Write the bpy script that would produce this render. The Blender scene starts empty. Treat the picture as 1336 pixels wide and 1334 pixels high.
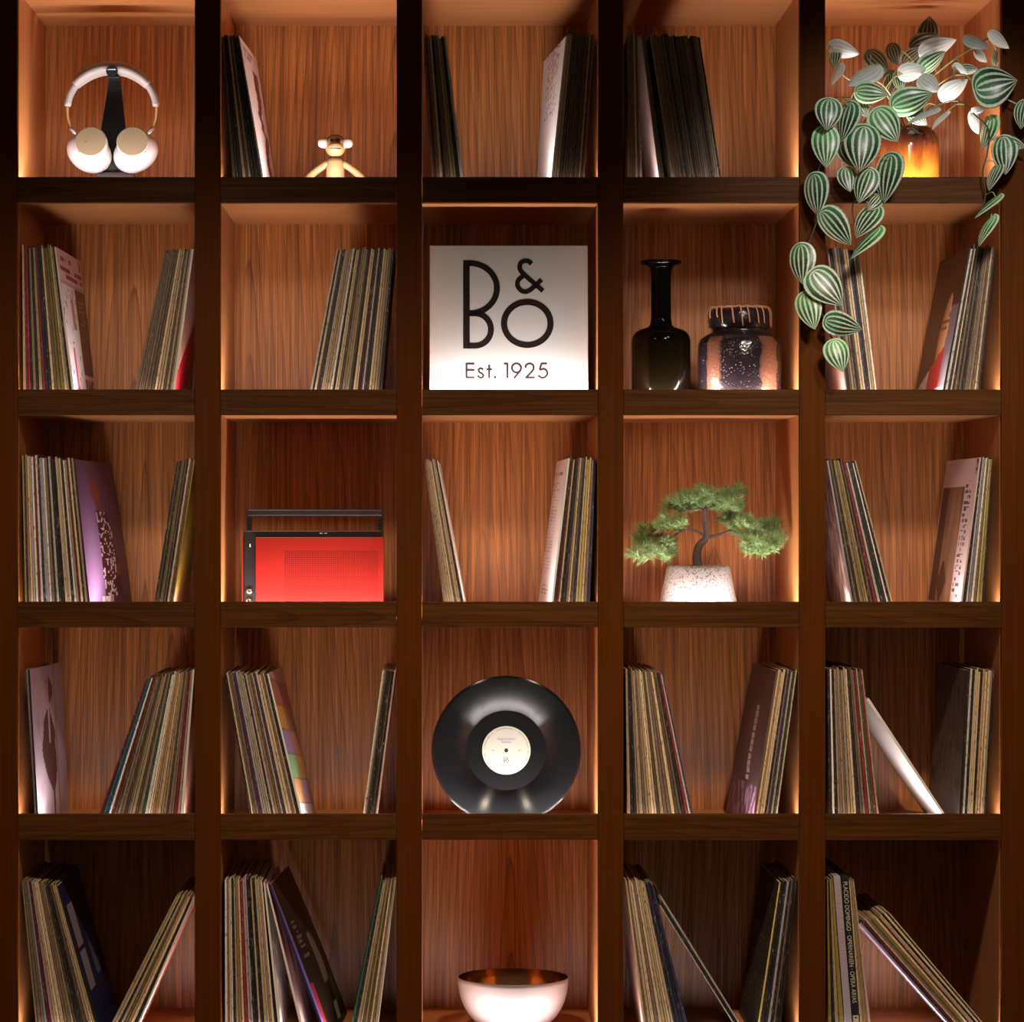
import bpy, bmesh, math, random
from mathutils import Vector, Matrix, noise as mnoise
random.seed(7)
SC = bpy.context.scene
COL = SC.collection

# ------------------------------------------------------------------ camera, world, lights
S = 0.0015            # metres per photo pixel on the front plane of the shelving
D = 5.66              # camera distance to that plane
XH, YH, ZC = 568.0, 689.0, 1.45
W_PX, H_PX = 1336.0, 1334.0
cam_d = bpy.data.cameras.new('camera'); cam = bpy.data.objects.new('camera', cam_d); COL.objects.link(cam)
cam.location = (0, -D, ZC); cam.rotation_euler = (math.pi/2, 0, 0)
cam_d.sensor_fit = 'HORIZONTAL'; cam_d.sensor_width = 36.0
cam_d.lens = 36.0 * D / (W_PX * S)
cam_d.shift_x = (W_PX/2 - XH) / W_PX
cam_d.shift_y = (YH - H_PX/2) / W_PX
cam_d.clip_start = 0.05
SC.camera = cam
wd = bpy.data.worlds.new('room_ambient'); SC.world = wd; wd.use_nodes = True
wd.node_tree.nodes['Background'].inputs[0].default_value = (1.0, 0.72, 0.5, 1)
wd.node_tree.nodes['Background'].inputs[1].default_value = 0.13
SC.view_settings.view_transform = 'Standard'; SC.view_settings.look = 'None'
SC.view_settings.exposure = 0.0; SC.view_settings.gamma = 1.0; SC.view_settings.use_curve_mapping = False
LED_W = 2.2
LED_COL = (1.0, 0.93, 0.90)

def spot(name, loc, aim, watts, size_deg, blend, color, radius=0.06):
    l = bpy.data.lights.new(name, 'SPOT'); l.energy = watts; l.color = color
    l.spot_size = math.radians(size_deg); l.spot_blend = blend; l.shadow_soft_size = radius
    o = bpy.data.objects.new(name, l); COL.objects.link(o); o.location = loc
    o.rotation_euler = (Vector(aim) - Vector(loc)).to_track_quat('-Z', 'Y').to_euler()
    return o
# ceiling downlights of the room: two over the record rows, one on the plant
for lx_, lw_ in ((-0.45, 90), (0.85, 122)): spot('ceiling_downlight', (lx_, -1.55, 2.55), (lx_, 0, 0.62), lw_, 84, 1.0, (1.0, 0.80, 0.60), 0.10)
spot('plant_downlight', (1.02, -1.05, 2.58), (0.93, -0.03, 2.02), 27, 48, 0.7, (1.0, 0.97, 0.93), 0.05)

# ------------------------------------------------------------------ coordinates
def X(px): return (px - XH) * S
def Z(py): return ZC - (py - YH) * S
def P(px, py, d=0.0):
    s = (D + d) / D
    return Vector((X(px) * s, d, ZC - (py - YH) * S * s))
def M(px, d=0.0): return px * S * (D + d) / D          # a pixel length at depth d
LEFT = [22.7, 287.6, 550.6, 813.4, 1076.8]
RIGHT = [254.0, 517.5, 780.3, 1043.3, 1306.9]
LIP = [231.0, 508.3, 785.5, 1062.8, 1340.1]
CEIL = [-12.6, 264.5, 541.7, 819.0, 1096.3]
DEPTH = 0.40
LIPH = 20
def floor_z(r): return Z(LIP[r] + LIPH)

# ------------------------------------------------------------------ materials
def new_mat(name):
    m = bpy.data.materials.new(name); m.use_nodes = True
    nt = m.node_tree
    return m, nt, nt.nodes['Principled BSDF']
def N(nt, t, **kw):
    n = nt.nodes.new(t)
    for k, v in kw.items(): setattr(n, k, v)
    return n
def math_n(nt, op, a, b=None, clamp=False):
    n = nt.nodes.new('ShaderNodeMath'); n.operation = op; n.use_clamp = clamp
    for i, v in enumerate((a, b)):
        if v is None: continue
        if isinstance(v, (int, float)): n.inputs[i].default_value = v
        else: nt.links.new(v, n.inputs[i])
    return n.outputs[0]
def mix_n(nt, fac, a, b, mode='MIX'):
    n = nt.nodes.new('ShaderNodeMix'); n.data_type = 'RGBA'; n.blend_type = mode
    for s, v in ((n.inputs[0], fac), (n.inputs[6], a), (n.inputs[7], b)):
        if isinstance(v, (int, float)): s.default_value = v
        elif isinstance(v, tuple): s.default_value = (*v[:3], 1)
        else: nt.links.new(v, s)
    return n.outputs[2]
def ramp_n(nt, fac, stops):
    n = nt.nodes.new('ShaderNodeValToRGB'); e = n.color_ramp.elements
    while len(e) < len(stops): e.new(0.5)
    for el, (p, c) in zip(e, stops):
        el.position = p; el.color = (c, c, c, 1) if isinstance(c, (int, float)) else (*c, 1)
    nt.links.new(fac, n.inputs[0]); return n.outputs[0]
def noise_n(nt, vec, scale=1.0, detail=2.0, rough=0.5):
    n = nt.nodes.new('ShaderNodeTexNoise'); n.inputs['Scale'].default_value = scale
    n.inputs['Detail'].default_value = detail; n.inputs['Roughness'].default_value = rough
    nt.links.new(vec, n.inputs['Vector']); return n.outputs[0]
def comb_n(nt, x, y, z):
    n = nt.nodes.new('ShaderNodeCombineXYZ')
    for i, v in enumerate((x, y, z)):
        if isinstance(v, (int, float)): n.inputs[i].default_value = v
        else: nt.links.new(v, n.inputs[i])
    return n.outputs[0]
def plain(name, color, rough=0.5, metal=0.0, spec=0.5, coat=0.0, trans=0.0):
    m, nt, b = new_mat(name)
    b.inputs['Base Color'].default_value = (*color, 1); b.inputs['Roughness'].default_value = rough
    b.inputs['Metallic'].default_value = metal; b.inputs['Specular IOR Level'].default_value = spec
    b.inputs['Coat Weight'].default_value = coat; b.inputs['Transmission Weight'].default_value = trans
    # a trace of surface variation keeps every plain material procedural
    tc = N(nt, 'ShaderNodeTexCoord'); nz = noise_n(nt, tc.outputs['Object'], 60, 3)
    r = math_n(nt, 'MULTIPLY_ADD', nz, 0.10); r.node.inputs[2].default_value = max(0.0, rough - 0.05)
    nt.links.new(r, b.inputs['Roughness'])
    return m
def teak(name, across, along, light, dark, rough=0.42, cathedral=True, spread=0.34, spec=0.45):
    m, nt, b = new_mat(name)
    tc = N(nt, 'ShaderNodeTexCoord'); oi = N(nt, 'ShaderNodeObjectInfo')
    sp = N(nt, 'ShaderNodeSeparateXYZ'); nt.links.new(tc.outputs['Object'], sp.inputs[0])
    ax = {'x': 0, 'y': 1, 'z': 2}
    u, v = sp.outputs[ax[across]], sp.outputs[ax[along]]
    rnd = oi.outputs['Random']
    off = math_n(nt, 'MULTIPLY', rnd, 37.0)
    big = noise_n(nt, comb_n(nt, math_n(nt, 'MULTIPLY', u, 8), math_n(nt, 'MULTIPLY', v, 0.6), off), 1, 2)
    mid = noise_n(nt, comb_n(nt, math_n(nt, 'MULTIPLY', u, 45), math_n(nt, 'MULTIPLY', v, 1.3), off), 1, 2)
    x0 = math_n(nt, 'MULTIPLY', math_n(nt, 'SUBTRACT', rnd, 0.5), spread)
    du = math_n(nt, 'SUBTRACT', u, x0)
    rr = math_n(nt, 'SQRT', math_n(nt, 'ADD', math_n(nt, 'MULTIPLY', du, du), 0.00012))
    ring = math_n(nt, 'ADD', math_n(nt, 'DIVIDE', rr, 0.0155), math_n(nt, 'MULTIPLY', v, 4.8 if cathedral else 0.8))
    ring = math_n(nt, 'ADD', ring, math_n(nt, 'MULTIPLY', big, 3.6))
    ring = math_n(nt, 'ADD', ring, math_n(nt, 'MULTIPLY', mid, 0.45))
    ring = math_n(nt, 'ADD', ring, math_n(nt, 'MULTIPLY', off, 3.1))
    line = ramp_n(nt, math_n(nt, 'FRACT', ring), [(0.0, 0.05), (0.45, 0.12), (0.82, 0.5), (0.93, 1.0), (1.0, 0.05)])
    stren = noise_n(nt, comb_n(nt, math_n(nt, 'MULTIPLY', u, 28), math_n(nt, 'MULTIPLY', v, 1.2), off), 1, 1)
    line = math_n(nt, 'MULTIPLY', line, ramp_n(nt, stren, [(0.3, 0.25), (0.7, 0.95)]))
    streak = noise_n(nt, comb_n(nt, math_n(nt, 'MULTIPLY', u, 380), math_n(nt, 'MULTIPLY', v, 3), off), 1, 3, 0.6)
    streak2 = noise_n(nt, comb_n(nt, math_n(nt, 'MULTIPLY', u, 90), math_n(nt, 'MULTIPLY', v, 1.6), off), 1, 2, 0.5)
    col = mix_n(nt, math_n(nt, 'MULTIPLY', line, 0.85), light, dark)
    col = mix_n(nt, ramp_n(nt, streak, [(0.40, 0.0), (0.64, 0.62)]), col, tuple(c*0.7 for c in dark))
    col = mix_n(nt, ramp_n(nt, streak2, [(0.35, 0.0), (0.7, 0.5)]), col, dark)
    nt.links.new(col, b.inputs['Base Color'])
    b.inputs['Roughness'].default_value = rough; b.inputs['Specular IOR Level'].default_value = spec
    bp = N(nt, 'ShaderNodeBump'); bp.inputs['Strength'].default_value = 0.12; bp.inputs['Distance'].default_value = 0.001
    nt.links.new(streak, bp.inputs['Height']); nt.links.new(bp.outputs[0], b.inputs['Normal'])
    return m
TL, TD = (0.72, 0.270, 0.070), (0.15, 0.036, 0.008)
MAT = {}
MAT['back'] = teak('teak_back_veneer', 'x', 'z', TL, TD)
MAT['side'] = teak('teak_side_veneer', 'y', 'z', (0.64, 0.255, 0.085), (0.40, 0.13, 0.04), cathedral=False)
MAT['board'] = teak('teak_board_veneer', 'y', 'x', (0.66, 0.28, 0.10), (0.44, 0.16, 0.05), cathedral=False)
MAT['fascia'] = teak('shaded_teak_fascia', 'z', 'x', (0.112, 0.038, 0.006), (0.034, 0.010, 0.0015), rough=0.55, spread=0.05, spec=0.1)  # same teak as the cubbies; the unlit front is darkened in its colour
MAT['post'] = teak('shaded_dark_teak_post', 'x', 'z', (0.098, 0.024, 0.0004), (0.078, 0.018, 0.0003), rough=0.6, cathedral=False, spec=0.08)  # darker wood, with the dimness of the unlit front also in its colour
MAT['alu'] = plain('brushed_aluminium', (0.6, 0.6, 0.6), 0.35, 1.0)
MAT['wall'] = plain('dark_plaster', (0.05, 0.035, 0.025), 0.8)
MAT['floor'] = teak('dark_floor_boards', 'x', 'y', (0.10, 0.05, 0.025), (0.05, 0.02, 0.01), cathedral=False)

def sleeve_mat(name, flecks, rough):
    m, nt, b = new_mat(name)
    at = N(nt, 'ShaderNodeAttribute', attribute_name='col')
    ge = N(nt, 'ShaderNodeNewGeometry'); sp = N(nt, 'ShaderNodeSeparateXYZ'); nt.links.new(ge.outputs['Position'], sp.inputs[0])
    col = at.outputs['Color']
    if flecks:
        a = noise_n(nt, comb_n(nt, math_n(nt, 'MULTIPLY', sp.outputs[0], 420), math_n(nt, 'MULTIPLY', sp.outputs[1], 60), math_n(nt, 'MULTIPLY', sp.outputs[2], 150)), 1, 3, 0.65)
        c = noise_n(nt, comb_n(nt, math_n(nt, 'MULTIPLY', sp.outputs[0], 170), 3.0, math_n(nt, 'MULTIPLY', sp.outputs[2], 14)), 1, 2)
        col = mix_n(nt, math_n(nt, 'MULTIPLY', ramp_n(nt, a, [(0.56, 0.0), (0.66, 0.7)]), ramp_n(nt, c, [(0.45, 0.1), (0.6, 1.0)])), col, (0.46, 0.36, 0.25))
        a2 = noise_n(nt, comb_n(nt, math_n(nt, 'MULTIPLY', sp.outputs[0], 500), 9.0, math_n(nt, 'MULTIPLY', sp.outputs[2], 90)), 1, 3, 0.65)
        col = mix_n(nt, math_n(nt, 'MULTIPLY', ramp_n(nt, a2, [(0.55, 0.0), (0.64, 0.9)]), ramp_n(nt, c, [(0.5, 1.0), (0.62, 0.15)])), col, (0.03, 0.018, 0.012))
    nt.links.new(col, b.inputs['Base Color']); b.inputs['Roughness'].default_value = rough
    b.inputs['Specular IOR Level'].default_value = 0.4
    return m
MAT['sleeve'] = sleeve_mat('worn_card_sleeve', True, 0.5)
MAT['cover'] = sleeve_mat('printed_sleeve_cover', False, 0.4)

# ------------------------------------------------------------------ mesh helpers
def link(name, me, mat, parent=None, smooth=False):
    o = bpy.data.objects.new(name, me); COL.objects.link(o)
    if mat is not None:
        for mm in (mat if isinstance(mat, (list, tuple)) else [mat]): me.materials.append(mm)
    if parent: o.parent = parent
    if smooth:
        for p in me.polygons: p.use_smooth = True
    return o
def bm_obj(name, bm, mat, parent=None, smooth=False):
    bmesh.ops.recalc_face_normals(bm, faces=bm.faces)
    me = bpy.data.meshes.new(name); bm.to_mesh(me); bm.free()
    return link(name, me, mat, parent, smooth)
def empty(name, loc=(0, 0, 0)):
    o = bpy.data.objects.new(name, None); COL.objects.link(o); o.location = loc; o.empty_display_size = 0.05
    return o
def tag(o, label, cat, group=None, kind=None):
    o['label'] = label; o['category'] = cat
    if group: o['group'] = group
    if kind: o['kind'] = kind
    return o
def box_bm(cx, cy, cz, sx, sy, sz, bevel=0.0, seg=2, bm=None):
    b2 = bmesh.new()
    bmesh.ops.create_cube(b2, size=1.0, matrix=Matrix.Translation((cx, cy, cz)) @ Matrix.Diagonal((sx, sy, sz, 1)))
    if bevel: bmesh.ops.bevel(b2, geom=list(b2.edges), offset=bevel, segments=seg, affect='EDGES', profile=0.5)
    if bm is None: return b2
    me = bpy.data.meshes.new('t'); b2.to_mesh(me); b2.free(); bm.from_mesh(me); bpy.data.meshes.remove(me); return bm
def box_obj(name, x0, x1, y0, y1, z0, z1, mat, parent=None, bevel=0.0):
    """a box whose origin is its own centre (so grain runs per board)"""
    c = Vector(((x0+x1)/2, (y0+y1)/2, (z0+z1)/2))
    bm = box_bm(0, 0, 0, abs(x1-x0), abs(y1-y0), abs(z1-z0), bevel)
    o = bm_obj(name, bm, mat, parent); o.location = c - (parent.location if parent else Vector())
    return o
def tube_bm(pts, radii, seg=10, bm=None, squash=None, cap=True):
    """sweep along points; radii a number or list; squash=(axis vector, factor)"""
    bm = bm or bmesh.new(); pts = [Vector(p) for p in pts]
    if isinstance(radii, (int, float)): radii = [radii]*len(pts)
    prev = None; rings = []
    for i, p in enumerate(pts):
        t = (pts[min(i+1, len(pts)-1)] - pts[max(i-1, 0)]).normalized()
        if prev is None:
            a = Vector((0, 1, 0)) if abs(t.y) < 0.9 else Vector((1, 0, 0))
            n = t.cross(a).normalized()
        else:
            n = (prev - t * prev.dot(t)).normalized()
        prev = n; b = t.cross(n).normalized(); ring = []
        for k in range(seg):
            an = 2*math.pi*k/seg
            off = (n*math.cos(an) + b*math.sin(an)) * radii[i]
            if squash:
                axv = Vector(squash[0]); off = off + axv*(off.dot(axv))*(squash[1]-1)
            ring.append(bm.verts.new(p + off))
        rings.append(ring)
    for r0, r1 in zip(rings, rings[1:]):
        for k in range(seg): bm.faces.new((r0[k], r0[(k+1) % seg], r1[(k+1) % seg], r1[k]))
    if cap:
        bm.faces.new(rings[0][::-1]); bm.faces.new(rings[-1])
    return bm
def lathe_bm(prof, seg=48, bm=None, mat4=None):
    """profile of (r, z) about the z axis; r=0 ends closed"""
    bm = bm or bmesh.new(); mat4 = mat4 or Matrix(); rings = []
    for r, z in prof:
        if r < 1e-6: rings.append([bm.verts.new(mat4 @ Vector((0, 0, z)))])
        else: rings.append([bm.verts.new(mat4 @ Vector((r*math.cos(2*math.pi*k/seg), r*math.sin(2*math.pi*k/seg), z))) for k in range(seg)])
    for a, b in zip(rings, rings[1:]):
        for k in range(seg):
            k2 = (k+1) % seg
            if len(a) == 1 and len(b) == 1: continue
            if len(a) == 1: bm.faces.new((a[0], b[k2], b[k]))
            elif len(b) == 1: bm.faces.new((a[k], a[k2], b[0]))
            else: bm.faces.new((a[k], a[k2], b[k2], b[k]))
    return bm
def prism_bm(poly, d0, d1, bm=None):
    """polygon of (x, z) extruded from y=d0 to y=d1"""
    bm = bm or bmesh.new()
    f = [bm.verts.new((x, d0, z)) for x, z in poly]; b = [bm.verts.new((x, d1, z)) for x, z in poly]
    n = len(poly); bm.faces.new(f); bm.faces.new(b[::-1])
    for i in range(n): bm.faces.new((f[i], b[i], b[(i+1) % n], f[(i+1) % n]))
    return bm
def catmull(pts, n=8):
    pts = [Vector(p) for p in pts]; out = []
    q = [pts[0]*2-pts[1]] + pts + [pts[-1]*2-pts[-2]]
    for i in range(1, len(q)-2):
        for k in range(n):
            t = k/n; a, b, c, d = q[i-1], q[i], q[i+1], q[i+2]
            out.append(0.5*((2*b)+(c-a)*t+(2*a-5*b+4*c-d)*t*t+(3*b-a-3*c+d)*t**3))
    out.append(pts[-1]); return out
def facing_cam(depth_axis_first=True):
    return Matrix.Rotation(math.pi/2, 4, 'X')      # local z -> world -y
def text_geo(body, size):
    cu = bpy.data.curves.new('t', 'FONT'); cu.body = body; cu.size = size; cu.align_x = 'LEFT'
    o = bpy.data.objects.new('t', cu); COL.objects.link(o)
    dg = bpy.context.evaluated_depsgraph_get(); me = bpy.data.meshes.new_from_object(o.evaluated_get(dg))
    vs = [v.co.copy() for v in me.vertices]; fs = [list(p.vertices) for p in me.polygons]
    bpy.data.objects.remove(o); bpy.data.curves.remove(cu); bpy.data.meshes.remove(me)
    return vs, fs
def text_obj(name, body, width, origin, ux, uy, mat, parent, height=None, centre=False):
    vs, fs = text_geo(body, 1.0)
    x0, x1 = min(v.x for v in vs), max(v.x for v in vs); y0, y1 = min(v.y for v in vs), max(v.y for v in vs)
    kx = width/(x1-x0); ky = kx if height is None else height/(y1-y0)
    ux, uy, origin = Vector(ux), Vector(uy), Vector(origin)
    cx = (x0+x1)/2 if centre else x0
    pl = parent.matrix_world.translation if parent else Vector()
    me = bpy.data.meshes.new(name)
    me.from_pydata([origin - pl + ux*((v.x-cx)*kx) + uy*((v.y-(y0+y1)/2)*ky) for v in vs], [], fs)
    return link(name, me, mat, parent)
def stroke_bm(pts, w, bm=None, closed=False, th=0.00012, mapf=None):
    """flat ribbon in (x, y) design units, mapped to the world by mapf(x, y, proud)"""
    bm = bm or bmesh.new(); pts = [Vector((p[0], p[1])) for p in pts]; n = len(pts); L, R = [], []
    for i, p in enumerate(pts):
        if closed: a, b = pts[(i-1) % n], pts[(i+1) % n]
        else: a, b = pts[max(i-1, 0)], pts[min(i+1, n-1)]
        e1 = (p-a).normalized() if (p-a).length > 1e-6 else (b-p).normalized()
        e2 = (b-p).normalized() if (b-p).length > 1e-6 else e1
        t = (e1+e2).normalized(); nn = Vector((-t.y, t.x)); k = w/2/max(0.5, nn.dot(Vector((-e1.y, e1.x))))
        L.append(p+nn*k); R.append(p-nn*k)
    vv = [[bm.verts.new(mapf(q.x, q.y, pr)) for q in side] for side in (L, R) for pr in (th, 0)]
    lt, lb, rt, rb = vv
    rng = range(n if closed else n-1)
    for i in rng:
        j = (i+1) % n
        bm.faces.new((lt[i], rt[i], rt[j], lt[j])); bm.faces.new((lt[i], lt[j], lb[j], lb[i])); bm.faces.new((rt[i], rb[i], rb[j], rt[j]))
    return bm

# ------------------------------------------------------------------ the setting
fl = box_obj('floor', -4, 4, -7, 0.7, -0.05, 0.0, MAT['floor']); fl['kind'] = 'structure'
ce = box_obj('ceiling', -4, 4, -3.2, 0.7, 2.62, 2.68, MAT['wall']); ce['kind'] = 'structure'
xl, xr = X(-11.5), X(1341)
wl = box_obj('wall_left', -4, xl-0.001, 0.0, 0.5, 0.0, 2.62, MAT['post']); wl['kind'] = 'structure'
wr = box_obj('wall_right', xr+0.001, 4, 0.0, 0.5, 0.0, 2.62, MAT['post']); wr['kind'] = 'structure'

# ------------------------------------------------------------------ shelving
sh = empty('cube_shelving', (X(665), 0, 0.0))
tag(sh, 'tall teak wall shelving of square open cubbies with dark front frame', 'shelving')
zt, zb = Z(-46), floor_z(4) - 0.03
edges = [(-11.5, LEFT[0])] + [(RIGHT[i], LEFT[i+1]) for i in range(4)] + [(RIGHT[4], 1341)]
for a, b in edges:
    box_obj('post', X(a), X(b), 0.0, 0.018, zb, zt, MAT['post'], sh, bevel=0.0012)
    box_obj('divider', X(a), X(b), 0.0185, DEPTH+0.0125, zb, zt, MAT['side'], sh)
box_obj('plinth', xl, xr, 0.01, DEPTH, 0.0, zb-0.0005, MAT['post'], sh)
box_obj('top_board', xl, xr, 0.0, DEPTH, zt+0.0005, zt+0.02, MAT['post'], sh)
for c in range(5):
    x0, x1 = X(LEFT[c])+0.0003, X(RIGHT[c])-0.0003
    for r in range(-1, 5):
        lip = LIP[r] if r >= 0 else -46.0
        nxt = CEIL[r+1] if r < 4 else LIP[4] + 33.7
        if r < 0:
            box_obj('fascia', x0, x1, 0.0, 0.018, Z(nxt), zt, MAT['fascia'], sh, bevel=0.001)
            box_obj('shelf_board', x0, x1, 0.0185, DEPTH+0.0125, Z(nxt), Z(nxt)+0.02, MAT['board'], sh); continue
        zl, zf, zn = Z(lip), Z(lip+LIPH), Z(nxt)
        box_obj('fascia', x0, x1, 0.0, 0.018, zn, zl, MAT['fascia'], sh, bevel=0.001)
        box_obj('shelf_board', x0, x1, 0.0305, DEPTH+0.0125, zn, zf, MAT['board'], sh)
        box_obj('slot_board', x0, x1, 0.0185, 0.030, zn, zn+0.006, MAT['board'], sh)
        box_obj('led_channel', x0+0.004, x1-0.004, 0.0190, 0.0295, zn+0.0065, zf-0.005, MAT['alu'], sh)
        # back panel of this cubby
        box_obj('back_panel', x0, x1, DEPTH+0.0005, DEPTH+0.012, zf, Z(CEIL[r]), MAT['back'], sh)
        l = bpy.data.lights.new('led_strip_light', 'AREA'); l.shape = 'RECTANGLE'
        l.size = x1-x0-0.012; l.size_y = 0.007; l.energy = LED_W; l.color = LED_COL
        lo = bpy.data.objects.new('led_strip_light', l); COL.objects.link(lo)
        lo.location = ((x0+x1)/2, 0.0240, zf-0.002); lo.rotation_euler = (math.pi - math.radians(33), 0, 0)

# ------------------------------------------------------------------ records
PAL = {  # spine colour, colour word
 'k': ((0.018, 0.014, 0.014), 'black'), 'b': ((0.16, 0.10, 0.06), 'dark brown'), 't': ((0.62, 0.45, 0.27), 'tan'),
 'w': ((0.80, 0.72, 0.64), 'off-white'), 'r': ((0.22, 0.015, 0.022), 'dark red'), 'R': ((0.6, 0.02, 0.09), 'crimson'),
 'g': ((0.02, 0.09, 0.055), 'dark green'), 'n': ((0.025, 0.025, 0.075), 'navy'), 'y': ((0.36, 0.27, 0.05), 'olive yellow'),
 'Y': ((0.72, 0.55, 0.15), 'mustard'), 'p': ((0.62, 0.40, 0.38), 'pale pink'), 'o': ((0.62, 0.33, 0.14), 'orange tan'),
 'l': ((0.34, 0.29, 0.34), 'lilac grey'), 'c': ((0.03, 0.13, 0.20), 'teal blue'), 's': ((0.25, 0.32, 0.38), 'slate blue'),
 'm': ((0.20, 0.13, 0.09), 'brown')}
def hsh(*a):
    v = math.sin(sum(x*k for x, k in zip(a, (12.9898, 78.233, 37.719))))*43758.5453
    return v - math.floor(v)
def nz(u, v, s=5.0, o=0.0): return mnoise.noise(Vector((u*s, v*s, o)))
def lerp(a, b, t): t = max(0, min(1, t)); return tuple(x+(y-x)*t for x, y in zip(a, b))
def text_hit(u, v, u0, u1, v0, v1, nl, nw, o=0):
    """illegible print: rows of small marks"""
    if not (u0 < u < u1 and v0 < v < v1): return False
    a = (v-v0)/(v1-v0)*nl; k = math.floor(a)
    if a-k > 0.6: return False
    return hsh(math.floor((u-u0)/(u1-u0)*nw), k, o) > 0.35
WH = (0.78, 0.70, 0.68)
def art_drip(u, v):
    c = (0.74, 0.56, 0.54)
    e = 0.52 + 0.22*nz(0, v, 6, 1) + 0.1*nz(0, v, 22, 2)
    if v < 0.86 and e < u < e + 0.20 + 0.25*max(0, v-0.55)*(1 if v > 0.6 else 0) + 0.1*nz(1, v, 9, 3): c = (0.15, 0.03, 0.022)
    if u > 0.93: c = (0.35, 0.13, 0.10)
    if v > 0.9 and text_hit(u, v, 0.1, 0.6, 0.9, 0.97, 2, 9): c = (0.4, 0.12, 0.12)
    return c
def art_sketch(u, v):
    if v > 0.52 and 0.22 < u < 0.78 and nz(u*1.6, v*1.0, 34, 5) > 0.18 + (0.72-v)*0.5: return (0.34, 0.2, 0.2)
    return WH
def art_comic(u, v):
    c = (0.74, 0.60, 0.62)
    if v > 0.80:
        c = (0.72, 0.42, 0.42)
        if text_hit(u, v, 0.08, 0.55, 0.93, 0.97, 1, 10, 1) or text_hit(u, v, 0.08, 0.95, 0.82, 0.91, 2, 9, 2): c = (0.22, 0.03, 0.04)
        if (u-0.9)**2*4+(v-0.95)**2 < 0.002: c = (0.15, 0.02, 0.03)
    elif v > 0.78: c = (0.5, 0.3, 0.3)
    elif u > 0.58:
        c = (0.10, 0.03, 0.018) if v > 0.22 else (0.2, 0.04, 0.035)
        if text_hit(u, v, 0.66, 0.9, 0.55, 0.72, 6, 6, 3): c = (0.3, 0.17, 0.06)
        if 0.19 < v < 0.22: c = (0.7, 0.45, 0.42)
        if v < 0.19 and nz(u, v, 12, 4) > 0.15: c = (0.6, 0.36, 0.33)
    else:
        if 0.2 < u < 0.28 and v < 0.38: c = (0.5, 0.06, 0.12)
        if 0.36 < u < 0.46 and 0.5 < v < 0.7: c = (0.4, 0.16, 0.07)
        if nz(u, v, 16, 8) > 0.42: c = (0.12, 0.03, 0.04)
    return c
def art_purple(u, v):
    g = math.exp(-((u-0.16)**2/0.05 + (v-0.36)**2/0.22))
    c = lerp((0.11, 0.04, 0.09), (0.40, 0.20, 0.40), g)
    c = lerp(c, (0.05, 0.01, 0.03), (u-0.55)*1.6)
    hx, hy = (u-0.36)/0.085, (v-0.80)/0.09
    if hx*hx+hy*hy < 1: c = (0.30, 0.055, 0.04)
    if 0.32 < u < 0.41 and 0.66 < v < 0.74: c = (0.20, 0.04, 0.035)
    w = 0.13 + 0.17*(0.68-v)
    if 0.12 < v < 0.68 and abs(u-0.42-(0.68-v)*0.22) < w:
        c = (0.07, 0.015, 0.02)
        if u < 0.60 and nz(u*1.5, v, 40, 3) > 0.2: c = (0.62, 0.46, 0.5)
    if v < 0.12 and 0.26 < u < 0.5: c = (0.55, 0.28, 0.28) if nz(u, v, 14, 2) > -0.1 else (0.7, 0.6, 0.7)
    if 0.62 < u < 0.7 and 0.26 < v < 0.33: c = (0.25, 0.03, 0.03)
    return c
def art_lines(u, v):
    c = (0.76, 0.64, 0.62)
    if 0.27 < v < 0.86 and u > 0.45 and (v*95) % 1 < 0.45 and hsh(math.floor(v*95), math.floor(u*14), 3) > 0.3: c = (0.52, 0.36, 0.36)
    if text_hit(u, v, 0.3, 0.9, 0.90, 0.93, 1, 12, 4): c = (0.3, 0.14, 0.14)
    if text_hit(u, v, 0.4, 0.85, 0.13, 0.20, 3, 7, 5): c = (0.36, 0.2, 0.22)
    return c
def art_photo(u, v):
    c = (0.66, 0.45, 0.43)
    if 0.33 < u < 0.97 and 0.08 < v < 0.82:
        c = lerp((0.16, 0.06, 0.04), (0.50, 0.26, 0.16), 0.5 + 0.6*nz(u*2.5, v*0.6, 4, 6) - (v-0.45)*0.7)
        if u > 0.78: c = (0.085, 0.035, 0.025)
        if v < 0.34 and abs(u-0.66) < 0.14-(abs(v-0.21))*0.9: c = (0.10, 0.04, 0.03)
    if 0.12 < u < 0.29 and 0.1 < v < 0.86 and (v*27) % 1 < 0.62 and hsh(math.floor(v*27*2), math.floor(u*30), 2) > 0.55: c = (0.12, 0.07, 0.09)
    if 0.02 < u < 0.07 and v > 0.9 and (v*80) % 1 < 0.6: c = (0.1, 0.03, 0.03)
    return c
def art_marble(u, v):
    k = nz(u*2, v, 7, 11)+0.5*nz(u*2, v, 18, 12)
    return lerp((0.16, 0.10, 0.09), (0.62, 0.54, 0.54), 0.5+1.6*k)
def art_mauve(u, v):
    c = lerp((0.42, 0.30, 0.36), (0.56, 0.48, 0.56), 0.9-v)
    c = lerp(c, (0.34, 0.14, 0.17), 0.8*max(0, nz(u*2, v, 7, 21))+0.1)
    if abs(u-0.50-0.05*math.sin(v*9)+0.06*nz(0, v, 8, 5)) < max(0.0, 0.09*math.sin(math.pi*min(1, max(0, (v-0.74)/0.22))), 0.21*math.sin(math.pi*min(1, max(0, (v-0.18)/0.56)))**0.7) and not (abs(u-0.5) < 0.02 and v > 0.5): c = (0.085, 0.035, 0.04)
    if v < 0.2 and abs(u-0.55) < 0.03: c = (0.1, 0.04, 0.05)
    if abs(u-0.72) < 0.012 or abs(u-0.2) < 0.01: c = (0.2, 0.1, 0.12)
    return c
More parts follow.
